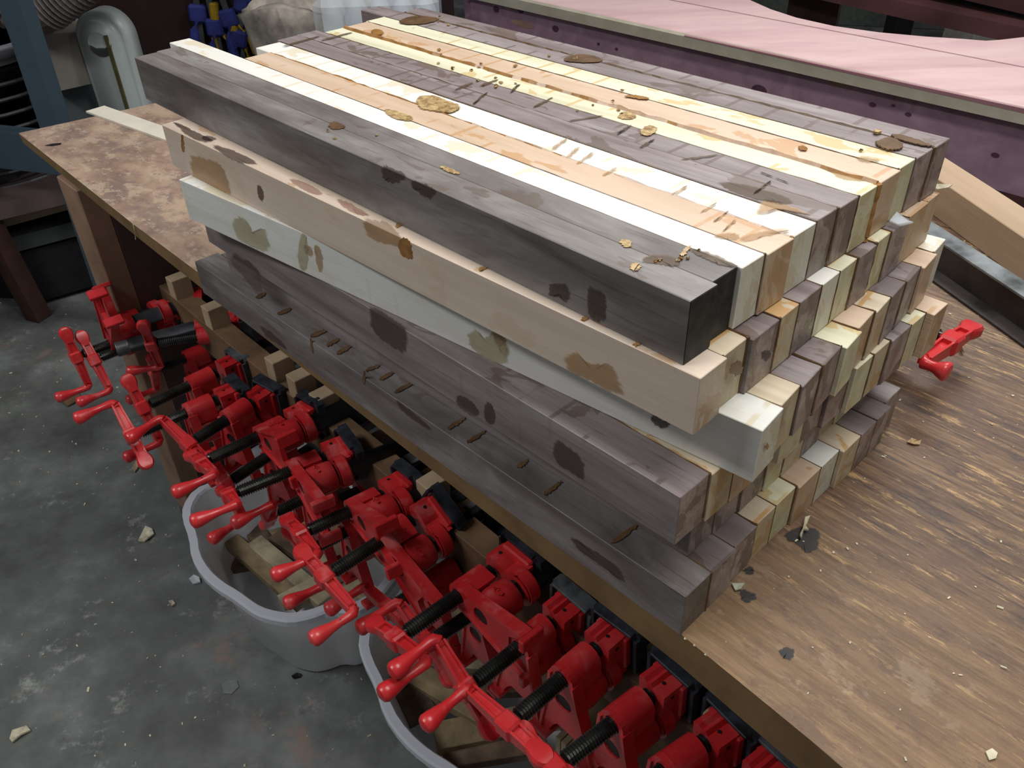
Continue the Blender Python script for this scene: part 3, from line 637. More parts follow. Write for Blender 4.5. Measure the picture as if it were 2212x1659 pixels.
ME = dict(plate=mk('face_plate', f_plate), body=mk('head_casting', f_body, True), bore=mk('threaded_bore', f_bore), jaw=mk('sliding_jaw', f_jaw, True), hole=mk('pin_hole', f_hole),
          pad=mk('jaw_pad', f_pad), crank=mk('crank_arm', f_crank), knob=mk('crank_knob', f_knob, True), lobe=mk('crank_lobe', f_lobe, True))
for k, m in (('plate', MRED), ('body', MRED), ('bore', MHOLE), ('jaw', MRED), ('hole', MHOLE), ('pad', MPAD), ('crank', MRED), ('knob', MRED), ('lobe', MRED)): ME[k].materials.append(m)
ME['pad2'] = ME['pad'].copy(); ME['pad2'].materials[0] = MPADG
def text_mesh():
    c = bpy.data.curves.new('cast_mark', 'FONT'); c.body = 'A\nS'; c.size = .0115; c.extrude = .0018; c.align_x = 'CENTER'; c.space_line = .72; c.resolution_u = 2
    o = bpy.data.objects.new('cast_mark', c); C.objects.link(o); dg = bpy.context.evaluated_depsgraph_get()
    me = bpy.data.meshes.new_from_object(o.evaluated_get(dg)); bpy.data.objects.remove(o); me.name = 'cast_mark'
    me.materials.clear(); me.materials.append(MRED); return me
METX = text_mesh()
GRP = 'red pipe clamps stored under the bench edge'
def clamp(hub, ent, z, lobe, label, phi=None, hole=None, zh=None, pipe=.95, jaw=0., pad='pad', mark=False, group=GRP, Ls=None, kscale=1):
    Ep = W(ent[0], ent[1], z); Hp = W(hub[0], hub[1], z if zh is None else zh)
    t_ = (Ep - Hp).normalized(); L_ = (Ep - Hp).length if Ls is None else Ls
    x = t_.cross(Vector((0, 0, 1))).normalized(); zz = x.cross(t_).normalized()
    if hole is not None:
        q = Wp(hole[0], hole[1], Ep, t_) - Ep; a = math.atan2(-q.dot(x), -q.dot(zz))
        phi = math.degrees(a)
    ph = math.radians(phi)
    Z2 = zz * math.cos(ph) + x * math.sin(ph); X2 = t_.cross(Z2).normalized()
    m = Matrix((X2, t_, Z2)).transposed().to_4x4(); m.translation = Ep - Z2 * OFF
    e = empty('pipe_clamp', mw=m); tag(e, label, 'clamp', group)
    h = link('clamp_head', ME['plate'], e); b = link('head_casting', ME['body'], e); link('threaded_bore', ME['bore'], h)
    j = link('sliding_jaw', ME['jaw'], e); j.location.y = jaw; link('pin_hole', ME['hole'], j); p = link('jaw_pad', ME[pad], e); p.location.y = jaw; p['label'] = 'black pad on the jaw'
    if mark:
        tx = link('cast_mark', METX, b); tx.matrix_local = Matrix.Translation((.0202, .026, .0012)) @ Matrix(((0, 0, 1, 0), (1, 0, 0, 0), (0, 1, 0, 0), (0, 0, 0, 1)))
    key = ('pipe', round(pipe, 3))
    if key not in meshes: meshes[key] = mk('pipe', f_pipe(pipe), True); meshes[key].materials.append(MPIPE)
    link('pipe', meshes[key], e)['label'] = 'black iron pipe'
    s = link('screw', mk('screw', f_screw(L_), False), e); s.data.materials.append(MSCR); s['label'] = 'dark threaded screw'
    # crank: aim the lobe arm at its pixel
    hubw = Ep - t_ * (L_ + .002); q = Wp(lobe[0], lobe[1], hubw, t_) - hubw; q.normalize()
    Xc = -q; Zc = Xc.cross(t_).normalized(); mc = Matrix((Xc, t_, Zc)).transposed().to_4x4(); mc.translation = hubw - t_ * .004
    c_ = link('crank', ME['crank'], e); c_.matrix_parent_inverse = Matrix(); c_.matrix_local = m.inverted() @ mc
    link('crank_knob', ME['knob'], c_).scale.y = kscale; link('crank_lobe', ME['lobe'], c_)
    return e
far = 'far left end of the row'
clamp((172, 768), (236, 744), -.30, (146, 716), 'upside-down red pipe clamp with two feet up, leftmost crank of the row', hole=(226, 696), jaw=.045, pad='pad2')
clamp((211, 775), (268, 752), -.31, (180, 722), 'second crank from the left of the row, head behind the bare pipe end', phi=150, jaw=.02, pad='pad2')
clamp((335, 742), (428, 727), -.27, (313, 697), 'red pipe clamp on its side with its feet facing left near the leg', phi=88, jaw=.0, pad='pad2')
clamp((316, 877), (408, 834), -.26, (286, 826), 'faded red pipe clamp left of the bench leg panel, crank lobe up', phi=-4, jaw=.006, pad='pad2')
clamp((294, 938), (402, 893), -.25, (325, 1003), 'red pipe clamp whose crank knob points furthest left over the floor', phi=-6, jaw=.0)
clamp((415, 955), (488, 908), -.25, (470, 1012), 'red pipe clamp with its crank knob in front of the bench leg', phi=0, jaw=.0)
clamp((444, 996), (556, 944), -.24, (392, 958), 'red pipe clamp seen face on above the left tub, first with an open bore', hole=(592, 971), jaw=.0, mark=True)
clamp((505, 1067), (627, 1018), -.24, (452, 1016), 'red pipe clamp seen face on above the left tub, second with an open bore', hole=(655, 1063), jaw=.0, mark=True)
clamp((659, 1150), (754, 1105), -.24, (605, 1093), 'red pipe clamp seen face on above the tub middle, third with an open bore', hole=(792, 1143), jaw=.0, mark=True)
clamp((711, 1241), (820, 1170), -.23, (654, 1182), 'red pipe clamp with yellow foam dust behind it and chipped crank', hole=(862, 1230), jaw=.004, mark=True)
clamp((867, 1374), (989, 1287), -.22, (806, 1335), 'red pipe clamp lying flat with its T foot over the gap between the tubs', hole=(1036, 1331), jaw=.004, mark=True)
clamp((1018, 1481), (1120, 1400), -.22, (1060, 1560), 'red pipe clamp just right of the flat one, half hidden by its foot', phi=2, jaw=.0, pad='pad2')
clamp((1108, 1558), (1213, 1467), -.20, (1150, 1602), 'upright red pipe clamp over the right tub, second from the right with full screw', phi=-4, jaw=.0, pad='pad')
clamp((1208, 1652), (1322, 1565), -.20, (1160, 1604), 'upright red pipe clamp over the right tub, long screw running out of frame', phi=-3, jaw=.0)
clamp((1300, 1760), (1432, 1668), -.20, (1260, 1715), 'upright red pipe clamp cut by the bottom edge, right of the long screw', phi=-3, jaw=.0, pad='pad')
clamp((1410, 1880), (1545, 1765), -.20, (1370, 1835), 'rightmost pipe clamp, only its black pad tip in view', phi=-3, jaw=.0, pad='pad2')
# lower layer
clamp((340, 800), (400, 775), -.36, (330, 745), 'faded pipe clamp under the bare pipe, low in the row', phi=-4, jaw=.01, pad='pad2')
clamp((494, 1042), (580, 985), -.30, (455, 975), 'lower red pipe clamp under the first open bored one', phi=-4, jaw=.03)
clamp((590, 1110), (660, 1110 - 34), -.32, (575, 1150), 'lower red pipe clamp above the left tub with its crank hanging down', phi=-4, jaw=.03)
clamp((668, 1190), (745, 1150), -.31, (625, 1135), 'lower red pipe clamp above the left tub behind the chipped crank', phi=-4, jaw=.03)
clamp((850, 1310), (925, 1262), -.30, (905, 1365), 'lower red pipe clamp between the two tubs, knob pointing left', phi=-4, jaw=.03)
clamp((932, 1385), (1020, 1325), -.285, (965, 1440), 'lower red pipe clamp under the flat lying one', phi=-4, jaw=.03)
# clamp lying on the bench behind the stack
clamp((2040, 735), (1985, 712), .047, (2108, 694), 'red crank handle of a clamp lying on the bench behind the stack', phi=95, zh=.047, pipe=.45, group=None, kscale=.45)
# bare pipe with a threaded end
a0 = W(250, 756, -.27); a1 = W(500, 684, -.27); pd = (a1 - a0).normalized()
e = empty('iron_pipe', a0); tag(e, 'bare black iron pipe with an open threaded end sticking out left', 'pipe')
def f_bp(bm): tube(bm, [pd * .022, pd * .95], .0134, 22); 
bm = bmesh.new(); f_bp(bm); obj('pipe_body', bm, MPIPE, e, True)
bm = bmesh.new(); pts = []; rd = []
for i in range(9): pts += [pd * (.0025 * i), pd * (.0025 * i + .0012)]; rd += [.0122, .0131]
tube(bm, pts, rd, 20, False); n_ = len(pts); tube(bm, [pd * .0, pd * .02], .0106, 20, False); obj('threaded_end', bm, MSTEEL, e, True)
# more bare pipes lying deeper in the rack
for i, (u, v, z_, L_) in enumerate([(620, 800, -.33, .8), (700, 905, -.33, .8), (860, 1010, -.34, .8), (1000, 1120, -.33, .8), (470, 700, -.33, .8)]):
    a0 = W(u, v, z_); bm = bmesh.new(); tube(bm, [N * 0, N * L_], .0134, 18); o = obj('iron_pipe', bm, MPIPE, None, True); o.location = a0
    tag(o, ['black pipe deep under the bench behind the third finger of the rack', 'black pipe deep under the bench above the left tub', 'black pipe deep under the bench behind the chipped clamp', 'black pipe deep under the bench above the right tub', 'black pipe deep under the bench near the leg panel'][i], 'pipe')
# rack with fingers between the pipes
rd_ = Vector((.666, -.746, 0)); r0 = Vector((-.70, 1.38, BZ - .42))
rack = empty('clamp_rack', r0); tag(rack, 'pale wooden rack with square fingers between the pipes under the bench', 'rack')
rot = Matrix((rd_, Vector((.746, .666, 0)), Vector((0, 0, 1)))).transposed()
bm = bmesh.new(); box(bm, rd_ * .72 + Vector((.746, .666, 0)) * .04 + Vector((0, 0, .145)), (1.9, .035, .07), rot, .001); obj('rail', bm, MBRW, rack)
bm = bmesh.new(); box(bm, rd_ * .72 + Vector((.746, .666, 0)) * .50 + Vector((0, 0, .055)), (1.9, .035, .07), rot, .001); obj('rail', bm, MPALE2, rack)
fm = None
for (u, v) in [(364, 600), (408, 676), (547, 790), (595, 828), (652, 866), (905, 1048), (1436, 1452), (1548, 1551), (1660, 1645)]:
    p = W(u, v, -.2); rel = p - r0; s = rel.dot(rd_)
    if fm is None:
        bm = bmesh.new(); box(bm, (0, 0, .020), (.026, .034, .045), None, .001); o = obj('finger', bm, MPALE, rack); fm = o.data
    else: o = link('finger', fm, rack)
    m = rot.to_4x4(); m.translation = rd_ * s + Vector((.746, .666, 0)) * .04 + Vector((0, 0, .175)); o.matrix_local = m
# shelf boards below the clamps on the right
sh0 = W(1158, 1466, -.40); she = empty('lower_shelf', sh0); tag(she, 'pale wooden shelf boards under the right hand clamps', 'shelf')
rot = Matrix((D, N, Vector((0, 0, 1)))).transposed()
for i in range(4):
    bm = bmesh.new(); box(bm, D * (.085 + .172 * i) + N * .30 - Vector((0, 0, .010)), (.170, .62, .020), rot, .001); obj('board', bm, MPALE if i % 2 else MPALE2, she)
bm = bmesh.new(); box(bm, -D * .28 + N * .36 - Vector((0, 0, .03)), (.55, .5, .018), rot, .001); obj('board', bm, MPALE2, she)
for q in (.03, .60):
    bm = bmesh.new(); box(bm, D * .2 + N * q - Vector((0, 0, .065)), (1.5, .03, .07), rot, .001); obj('bearer', bm, MPALE2, she)
# bundle of thin boards standing under the right clamps
bu = W(1205, 1600, -.46); be = empty('board_bundle', bu); tag(be, 'bundle of thin pale boards under the right clamps', 'wood bundle')
for i in range(5):
    bm = bmesh.new(); box(bm, D * (.009 * i) + N * .15 - Vector((0, 0, .02)), (.0075, .30, .05), rot, .0005); obj('board', bm, MPALE, be)
# ------------------------------------------------------------------ plastic tubs with offcuts
near = [(-.190, 1.055), (-.215, 1.005), (-.243, .955), (-.285, .925)] + [(q.x, q.y) for q in (W(u, v, -.66) for u, v in [(711,1323),(673,1338),(629,1347),(591,1342),(556,1332),(529,1314),(503,1294),(467,1273),(435,1244),(413,1206),(409,1165),(394,1123),(394,1094),(417,1059),(462,1041)])]
cx, cy = (near[0][0] + near[-1][0]) / 2, (near[0][1] + near[-1][1]) / 2
far_ = [(2 * cx - x, 2 * cy - y) for x, y in near]
loop = near + far_[1:-1]
def smooth2(l, n=1):
    for _ in range(n): l = [((l[i][0] * (1 - t) + l[(i + 1) % len(l)][0] * t), (l[i][1] * (1 - t) + l[(i + 1) % len(l)][1] * t)) for i in range(len(l)) for t in (.25, .75)]
    return l
loop = [(x - cx, y - cy) for x, y in smooth2(loop)]
def tub(off, label, nm):
    e = empty('storage_tub', (cx + off[0], cy + off[1], .001)); tag(e, label, 'tub', 'translucent plastic tubs of offcuts under the bench')
    Hh = .24; rings = []
    bm = bmesh.new()
    def ringat(s, z, k=1.0): return [bm.verts.new((x * s, y * s, z)) for x, y in loop]
    outer = [(.72, 0.0), (.745, .006), (.80, .09), (.81, .092), (.87, .18), (.93, Hh)]
    ra = [ringat(s, z) for s, z in outer]; ri = [ringat(s - .012, max(z, .004)) for s, z in outer]
    n = len(loop)
    for L_ in (ra, ri):
        for a, b in zip(L_, L_[1:]):
            for i in range(n): bm.faces.new((a[i], a[(i + 1) % n], b[(i + 1) % n], b[i]))
    bm.faces.new(ra[0]); bm.faces.new(ri[0])
    obj('tub_body', bm, MTUB, e, True)
    bm = bmesh.new(); pr = [(.915, Hh - .001), (.93, Hh + .004), (.985, Hh + .004), (1.0, Hh), (1.0, Hh - .012), (.992, Hh - .012), (.985, Hh - .004), (.92, Hh - .004)]
    rs = [[bm.verts.new((x * s, y * s, z)) for x, y in loop] for s, z in pr]
    for q in range(len(rs)):
        a, b = rs[q], rs[(q + 1) % len(rs)]
        for i in range(n): bm.faces.new((a[i], a[(i + 1) % n], b[(i + 1) % n], b[i]))
    obj('rim', bm, MRIM, e, False)
    return e
T1, T2 = (0, 0), (.39, -.33)
tub(T1, 'frosted plastic tub of wood offcuts on the floor, the left one', 1)
tub(T2, 'frosted plastic tub of wood offcuts at the bottom edge of the photo', 2)
def offcuts(off, items, grp, mats):
    for i, (u, v, yaw, L_, w_, h_, z_, tilt, lb) in enumerate(items):
        p = W(u, v, z_ - BZ); m = Matrix.Translation(p) @ Matrix.Rotation(math.radians(yaw), 4, 'Z') @ Matrix.Rotation(math.radians(tilt), 4, 'Y')
        bm = bmesh.new(); box(bm, (0, 0, 0), (L_, w_, h_), None, .0012); o = obj('wood_offcut', bm, mats[i % len(mats)]); o.matrix_world = m; tag(o, lb, 'offcut', grp)
MO1 = plain('offcut_tan', (.30, .22, .125), .5, .4, var=.25, nscale=20); MO2 = plain('offcut_brown', (.15, .10, .065), .5, .4, var=.3, nscale=20); MO3 = plain('offcut_pale', (.40, .33, .22), .5, .4, var=.2, nscale=20)
offcuts(T1, [(575, 1235, -42, .24, .035, .02, .10, 3, 'tan offcut along the near side of the left tub'), (625, 1235, -44, .25, .035, .022, .115, -3, 'pale wrapped offcut in the middle of the left tub'),
  (680, 1215, -38, .24, .035, .02, .10, 2, 'brown offcut beside the pale wrapped one in the left tub'), (550, 1150, -50, .20, .04, .02, .09, 4, 'brown offcut in the left end of the left tub'),
  (690, 1260, 35, .16, .03, .02, .135, 0, 'short offcut lying crosswise in the left tub'), (740, 1250, -35, .20, .04, .02, .11, 3, 'pale offcut in the right end of the left tub'),
  (640, 1150, 20, .2, .04, .02, .08, 0, 'wide offcut at the bottom of the left tub'), (740, 1180, -60, .2, .04, .02, .09, 0, 'offcut under the clamps in the left tub'), (600, 1200, 10, .22, .05, .018, .06, 0, 'dark flat offcut low in the left tub')], 'wood offcuts in the left tub', [MO1, MO3, MO2, MO2, MO3, MO3, MO1, MO2, MO2])
offcuts(T2, [(870, 1470, -60, .16, .05, .025, .13, 6, 'knotty offcut at the left end of the right tub'), (970, 1500, -35, .18, .045, .022, .14, -3, 'brown offcut with a knot in the right tub'),
  (1050, 1575, 12, .17, .05, .022, .13, 3, 'tan offcut crossing the near side of the right tub'), (1070, 1625, 8, .17, .035, .02, .12, 0, 'dark offcut at the near side of the right tub'), (1080, 1480, 0, .22, .04, .02, .12, 0, 'brown offcut in the back of the right tub'),
  (1060, 1430, -5, .22, .045, .02, .10, 2, 'pale offcut at the back of the right tub'), (960, 1420, -30, .2, .05, .02, .08, 0, 'dark offcut low in the right tub'), (1130, 1560, 10, .22, .04, .02, .12, 4, 'tan offcut at the right end of the right tub')], 'wood offcuts in the right tub', [MO2, MO1, MO1, MO2, MO2, MO3, MO2, MO1])
# ------------------------------------------------------------------ litter on the floor
def fl(name, label, cat, pts, mat=MFLAKE, th=.004, curl=.006, g=None): scrap(name, label, cat, pts, -BZ + .0005, mat, th, curl, g)
fl('wood_flake', 'pale cream splinter of wood on the floor left of the caster', 'wood chip', Q(300,1172,306,1158,316,1140,330,1146,334,1156,322,1168,312,1172))
fl('foam_scrap', 'small white scrap on the floor beside the left tub', 'scrap', Q(410,1255,420,1246,432,1252,434,1260,418,1264), MWHT)
fl('wood_flake', 'brown bark like chip on the floor under the left cranks', 'wood chip', Q(134,866,150,850,172,852,176,862,160,874,146,880), MBRW, .003)
fl('wood_flake', 'orange brown sliver on the floor by the foot of the leg', 'wood chip', Q(286,1018,294,1002,302,998,304,1008,292,1022), MPALE)
fl('wood_flake', 'pale chip at the far left bottom of the floor', 'wood chip', Q(22,1598,30,1582,60,1572,68,1580,48,1592,28,1606))
fl('wood_flake', 'tiny pale curl on the floor left of the left tub', 'wood chip', Q(366,1304,374,1300,380,1306,372,1312))
fl('wood_flake', 'dark sliver on the floor below the left tub', 'wood chip', Q(630,1462,642,1456,652,1458,650,1464,634,1468), MDK, .002)
fl('foam_scrap', 'round whitish paint scab on the floor left of the right tub', 'scrap', Q(480,1480,492,1470,512,1470,516,1484,500,1500,484,1498), plain('scab', (.22, .23, .22), .6), .001, .001)
# ------------------------------------------------------------------ background left: stool leg, lumber, blue stand, white machine
def post(name, top, bot, w_, d_, mat, yaw=0, par=None):
    a, b = Vector(top), Vector(bot); z = (a - b).normalized(); x = Matrix.Rotation(yaw, 3, 'Z') @ Vector((1, 0, 0)); y = z.cross(x).normalized(); x = y.cross(z)
    bm = bmesh.new(); v = []
    rel = par.location if par else Vector()
    hexa(bm, [b - rel + x * sx * w_ / 2 + y * sy * d_ / 2 for sx, sy in ((-1, -1), (1, -1), (1, 1), (-1, 1))], [a - rel + x * sx * w_ / 2 + y * sy * d_ / 2 for sx, sy in ((-1, -1), (1, -1), (1, 1), (-1, 1))])
    return obj(name, bm, mat, par)
fb = W(85, 686, -BZ); fb.z = 0
st = empty('wooden_stool', fb); tag(st, 'dark reddish brown stool at the left edge beside the bench end', 'stool')
ftop = fb + Vector((-.06, -.01, .72)); post('leg', ftop, fb, .055, .055, MBARN, -.4, st)
post('leg', ftop + Vector((-.40, .12, 0)), fb + Vector((-.44, .14, 0)), .055, .055, MBARN, -.4, st); post('leg', ftop + Vector((-.1, -.42, 0)), fb + Vector((-.1, -.46, 0)), .055, .055, MBARN, -.4, st); post('leg', ftop + Vector((-.50, -.30, 0)), fb + Vector((-.54, -.34, 0)), .055, .055, MBARN, -.4, st)
bm = bmesh.new(); m1 = ftop + Vector((-.25, -.15, .02)) - fb; box(bm, m1, (.55, .55, .035), Matrix.Rotation(-.3, 3, 'Z'), .004); obj('seat', bm, MBARN, st)
post('stretcher', fb + Vector((-.03, -.02, .30)), fb + Vector((-.12, -.44, .30)), .03, .05, MLEG, 0, st); post('stretcher', fb + Vector((-.03, .0, .30)), fb + Vector((-.45, .13, .30)), .03, .05, MLEG, 0, st)
# lumber stack behind the leg
def slab_px(name, pts, z, th, mat, label, cat, y=None):
    l = [W(u, v, z) for u, v in pts]; c = sum(l, Vector()) / len(l); bm = bmesh.new()
    hexa(bm, [p - c - Vector((0, 0, th)) for p in l], [p - c for p in l]); o = obj(name, bm, mat); o.location = c; return tag(o, label, cat)
slab_px('lumber_board', Q(-260,500,225,385,190,300,-260,400), -.50, .05, plain('mauve_board', (.115, .080, .078), .6, .3, var=.1, nscale=5), 'mauve brown board, topmost of the lumber pile left of the bench', 'board')
slab_px('lumber_board', Q(-60,478,250,395,245,375,-60,450), -.585, .045, plain('tan_board', (.33, .25, .16), .6, .3, var=.1, nscale=5), 'tan board in the middle of the lumber pile left of the bench', 'board')
slab_px('lumber_board', Q(-40,530,290,445,285,410,-40,490), -.66, .05, plain('grey_green_board', (.065, .078, .075), .6, .3, var=.1, nscale=5), 'grey green board under the tan one left of the bench', 'board')
slab_px('storage_crate', Q(40,560,330,480,320,400,40,470), -.72, .16, MDK, 'black crate on the floor under the lumber pile', 'crate')
# blue steel stand with black basket and white pan
def beam_px(name, u0, v0, u1, v1, y0, y1, w_, d_, mat, par=None, yaw=0):
    return post(name, Wy(u0, v0, y0), Wy(u1, v1, y1), w_, d_, mat, yaw, par)
yb = 2.30
bsb = Wy(112, 290, yb); bsb.z = 0
bs = empty('machine_stand', bsb); tag(bs, 'slate blue steel machine stand at the top left corner', 'stand')
topb = Vector((bsb.x, bsb.y, 1.62)); post('leg', topb + Vector((0.06, -.02, 0)), bsb, .062, .05, MBLUE, -.25, bs)
post('leg', topb + Vector((-.60, .22, 0)), bsb + Vector((-.64, .24, 0)), .062, .05, MBLUE, -.25, bs)
post('leg', topb + Vector((.25, .55, 0)), bsb + Vector((.25, .57, 0)), .062, .05, MBLUE, -.25, bs) if False else None
pz = Wy(60, 330, yb).z
post('crossbar', Vector((bsb.x + .01, bsb.y - .01, pz)), Vector((bsb.x - .70, bsb.y + .22, pz)), .05, .11, MBLUE, 0, bs)
post('crossbar', Vector((bsb.x + .04, bsb.y - .01, 1.60)), Vector((bsb.x - .66, bsb.y + .22, 1.60)), .05, .08, MBLUE, 0, bs)
# black ribbed basket behind the leg
kb = Wy(25, 250, 2.55); ke = empty('ribbed_basket', Vector((kb.x - .15, kb.y + .1, 0))); tag(ke, 'black ribbed basket standing behind the blue stand leg', 'basket')
bm = bmesh.new(); tube(bm, [(0, 0, kb.z - .25), (0, 0, kb.z + .15)], [.24, .27], 32); obj('basket_wall', bm, MDK, ke)
bm = bmesh.new()
for i in range(9): tube(bm, [((.245 + i * .0035) * math.cos(2 * math.pi * k / 32), (.245 + i * .0035) * math.sin(2 * math.pi * k / 32), kb.z - .22 + i * .042) for k in range(33)], .006, 6)
obj('ribs', bm, plain('black_rib', (.022, .022, .028), .5), ke)
bm = bmesh.new(); tube(bm, [(0, 0, .0), (0, 0, kb.z - .25)], [.20, .20], 20); obj('basket_base', bm, MDK, ke)
zt = kb.z + .155
pn = empty('white_basin', Vector((ke.location.x, ke.location.y, zt))); tag(pn, 'shallow white basin sitting on the ribbed basket', 'basin')
bm = bmesh.new(); tube(bm, [(0, 0, 0), (0, 0, .045), (0, 0, .06), (0, 0, .06), (0, 0, .012)], [.24, .285, .300, .270, .225], 36); obj('basin_wall', bm, MWHT, pn, True)
bm = bmesh.new(); bmesh.ops.create_uvsphere(bm, u_segments=16, v_segments=10, radius=.07, matrix=Matrix.Translation((-.03, -.06, .07))); obj('rag_bundle', bm, MBARN, pn, True)
# cast machine, rounded top column with a slot
yc = 2.62
cb = Wy(288, 230, yc); me_ = empty('cast_machine', Vector((cb.x, cb.y, 0))); tag(me_, 'grey white cast machine with a rounded slotted column behind the bench', 'machine')
zt = Wy(250, 12, yc).z; wcol = (Wy(306, 120, yc) - Wy(196, 120, yc)).length
yaw = math.radians(-8); rotm = Matrix.Rotation(yaw, 4, 'Z')
def f_col(bm):
    r = wcol / 2; prof = [(-r, .0), (r, .0), (r, zt - r)] + [(p[0], p[1]) for p in arc(0, zt - r, r, 0, 180, 16)][1:-1] + [(-r, zt - r)]
    prism(bm, prof, 0, .11, (), Matrix(((1, 0, 0, 0), (0, 0, 1, -.08), (0, 1, 0, 0), (0, 0, 0, 1))))
    es = [e for e in bm.edges if abs(e.verts[0].co.y - e.verts[1].co.y) < 1e-6 and e.is_manifold and len(e.link_faces) == 2 and abs(e.link_faces[0].normal.y - e.link_faces[1].normal.y) > .5]
    bm.normal_update(); es = [e for e in bm.edges if len(e.link_faces) == 2 and abs(abs(e.link_faces[0].normal.y) - abs(e.link_faces[1].normal.y)) > .5]
    bmesh.ops.bevel(bm, geom=es, offset=.022, segments=4, affect='EDGES')
    for v in bm.verts: v.co = rotm @ v.co
bm = bmesh.new(); f_col(bm); obj('column', bm, MCREAM, me_, True)
bm = bmesh.new(); box(bm, rotm @ Vector((.030, -.082, zt - .40)), (.010, .008, .68), rotm.to_3x3()); obj('slot', bm, MOL, me_)
bm = bmesh.new(); cyl(bm, rotm @ Vector((.004, -.075, zt - .085)), rotm @ Vector((.004, -.084, zt - .085)), .034, seg=24); obj('cap', bm, MCREAM, me_, True)
# body box running back-left from the column
bm = bmesh.new(); b0 = rotm @ Vector((-wcol / 2 + .02, .0, 0)); dd = (rotm @ Vector((-.62, .55, 0))); nn = Vector((-dd.y, dd.x, 0)).normalized() * -.16
zz0 = Wy(215, 175, yc).z
hexa(bm, [b0 + Vector((0, 0, zz0)), b0 + dd + Vector((0, 0, zz0 + .10)), b0 + dd - nn + Vector((0, 0, zz0 + .10)), b0 - nn + Vector((0, 0, zz0))], [b0 + Vector((0, 0, zt - .07)), b0 + dd + Vector((0, 0, zt + .05)), b0 + dd - nn + Vector((0, 0, zt + .05)), b0 - nn + Vector((0, 0, zt - .05))]); obj('body_housing', bm, MCREAMD, me_)
bm = bmesh.new(); hexa(bm, [b0 + dd * .12 + Vector((0, .04, 0)), b0 + dd * .95 + Vector((0, .04, 0)), b0 + dd * .95 - nn * .8, b0 + dd * .12 - nn * .8], [p + Vector((0, 0, zz0 + .06)) for p in (b0 + dd * .12 + Vector((0, .04, 0)), b0 + dd * .8 + Vector((0, .04, 0)), b0 + dd * .8 - nn * .8, b0 + dd * .12 - nn * .8)]); obj('stand_panel', bm, MSTAND, me_)
# ribbed duct hose
hp = [Wy(330, -140, 2.45), Wy(220, -75, 2.45), Wy(150, -22, 2.45), Wy(95, 22, 2.45), Wy(30, 20, 2.5), Wy(-60, -30, 2.5)]
hs_ = []
for i in range(len(hp) - 1):
    for q in range(14): hs_.append(hp[i].lerp(hp[i + 1], q / 14))
c0 = hs_[30]; bm = bmesh.new(); tube(bm, [p - c0 for p in hs_], [.062 if i % 2 else .054 for i in range(len(hs_))], 20); o = obj('duct_hose', bm, MHOSE); o.location = c0; tag(o, 'grey ribbed dust hose crossing the top left corner', 'hose')
# pale boxes and plastic bag on the floor behind
def boxat(name, u, v, y, size, mat, label, cat, yaw=0, z=None):
    p = Wy(u, v, y); bm = bmesh.new(); zc = size[2] / 2; box(bm, (0, 0, zc), size, None, .004); o = obj(name, bm, mat); o.location = (p.x, p.y, 0 if z is None else z); o.rotation_euler.z = yaw; return tag(o, label, cat)
boxat('cardboard_box', 128, 200, 3.3, (.36, .3, .50), plain('card', (.20, .17, .115), .8, .2), 'tan cardboard box between the blue stand and the white machine', 'box', .3)
bm = bmesh.new(); bmesh.ops.create_icosphere(bm, subdivisions=3, radius=.13)
for v in bm.verts: v.co *= R.uniform(.82, 1.12)
o = obj('plastic_bag', bm, plain('bag', (.35, .33, .30), .15, .6)); o.location = (Wy(145, 262, 2.75).x, Wy(145, 262, 2.75).y, .12); tag(o, 'crumpled clear plastic bag just beyond the far left bench end', 'bag')
bx = boxat('crate', 145, 262, 2.75, (.3, .25, .0), MDK, '', '') if False else None
# dark cabinet panel and hanging trigger clamps
p = Wy(470, 60, 3.2)
bm = bmesh.new(); box(bm, (0, 0, .95), (1.7, .04, 1.9), None, .002); o = obj('cabinet_panel', bm, MDKW); o.location = (p.x, p.y, 0); tag(o, 'tall dark brown cabinet side behind the stack', 'cabinet')
TG = 'blue and yellow trigger clamps hanging on the dark cabinet'
def trig(u, v, label, s=1.0, lean=0.0, yel=1):
    q = Wy(u, v, 3.10); e = empty('trigger_clamp', (q.x, p.y - .05, q.z)); tag(e, label, 'clamp', TG)
    e.rotation_euler = (0, lean, 0)
    bm = bmesh.new(); box(bm, (0, 0, -.10 * s), (.022, .008, .50 * s), None, .001); obj('bar', bm, MSTEEL, e)
    bm = bmesh.new(); box(bm, (.0, 0, .13 * s), (.055, .035, .075), None, .01); box(bm, (.045 * s, 0, .15 * s), (.07, .028, .032), None, .006); obj('fixed_jaw', bm, MBLP, e)
    bm = bmesh.new(); tube(bm, [(.0, 0, -.02), (-.02, 0, -.07), (-.03, 0, -.15)], [.020, .017, .022], 12); box(bm, (0, 0, -.01), (.06, .036, .06), None, .008); obj('grip', bm, MBLP, e)
    bm = bmesh.new(); tube(bm, [(.02, 0, -.03), (.045, 0, -.08), (.05, 0, -.14)], [.010, .010, .012], 10); box(bm, (.065 * s, 0, .0), (.03, .03, .06), None, .006)
    obj('trigger', bm, MYEL if yel else MDK, e)
trig(418, 30, 'leftmost trigger clamp on the cabinet, blue jaw up', .9, .1); trig(455, 60, 'trigger clamp with a blue grip above the white strip end', 1.0, 0); trig(485, 40, 'trigger clamp with a yellow jaw beside the blue grip', 1.0, -.15)
trig(510, 85, 'lowest trigger clamp with a wide yellow jaw', .9, .3); trig(557, 45, 'rightmost trigger clamp, mostly black, with a blue knob', .9, 0, 0)
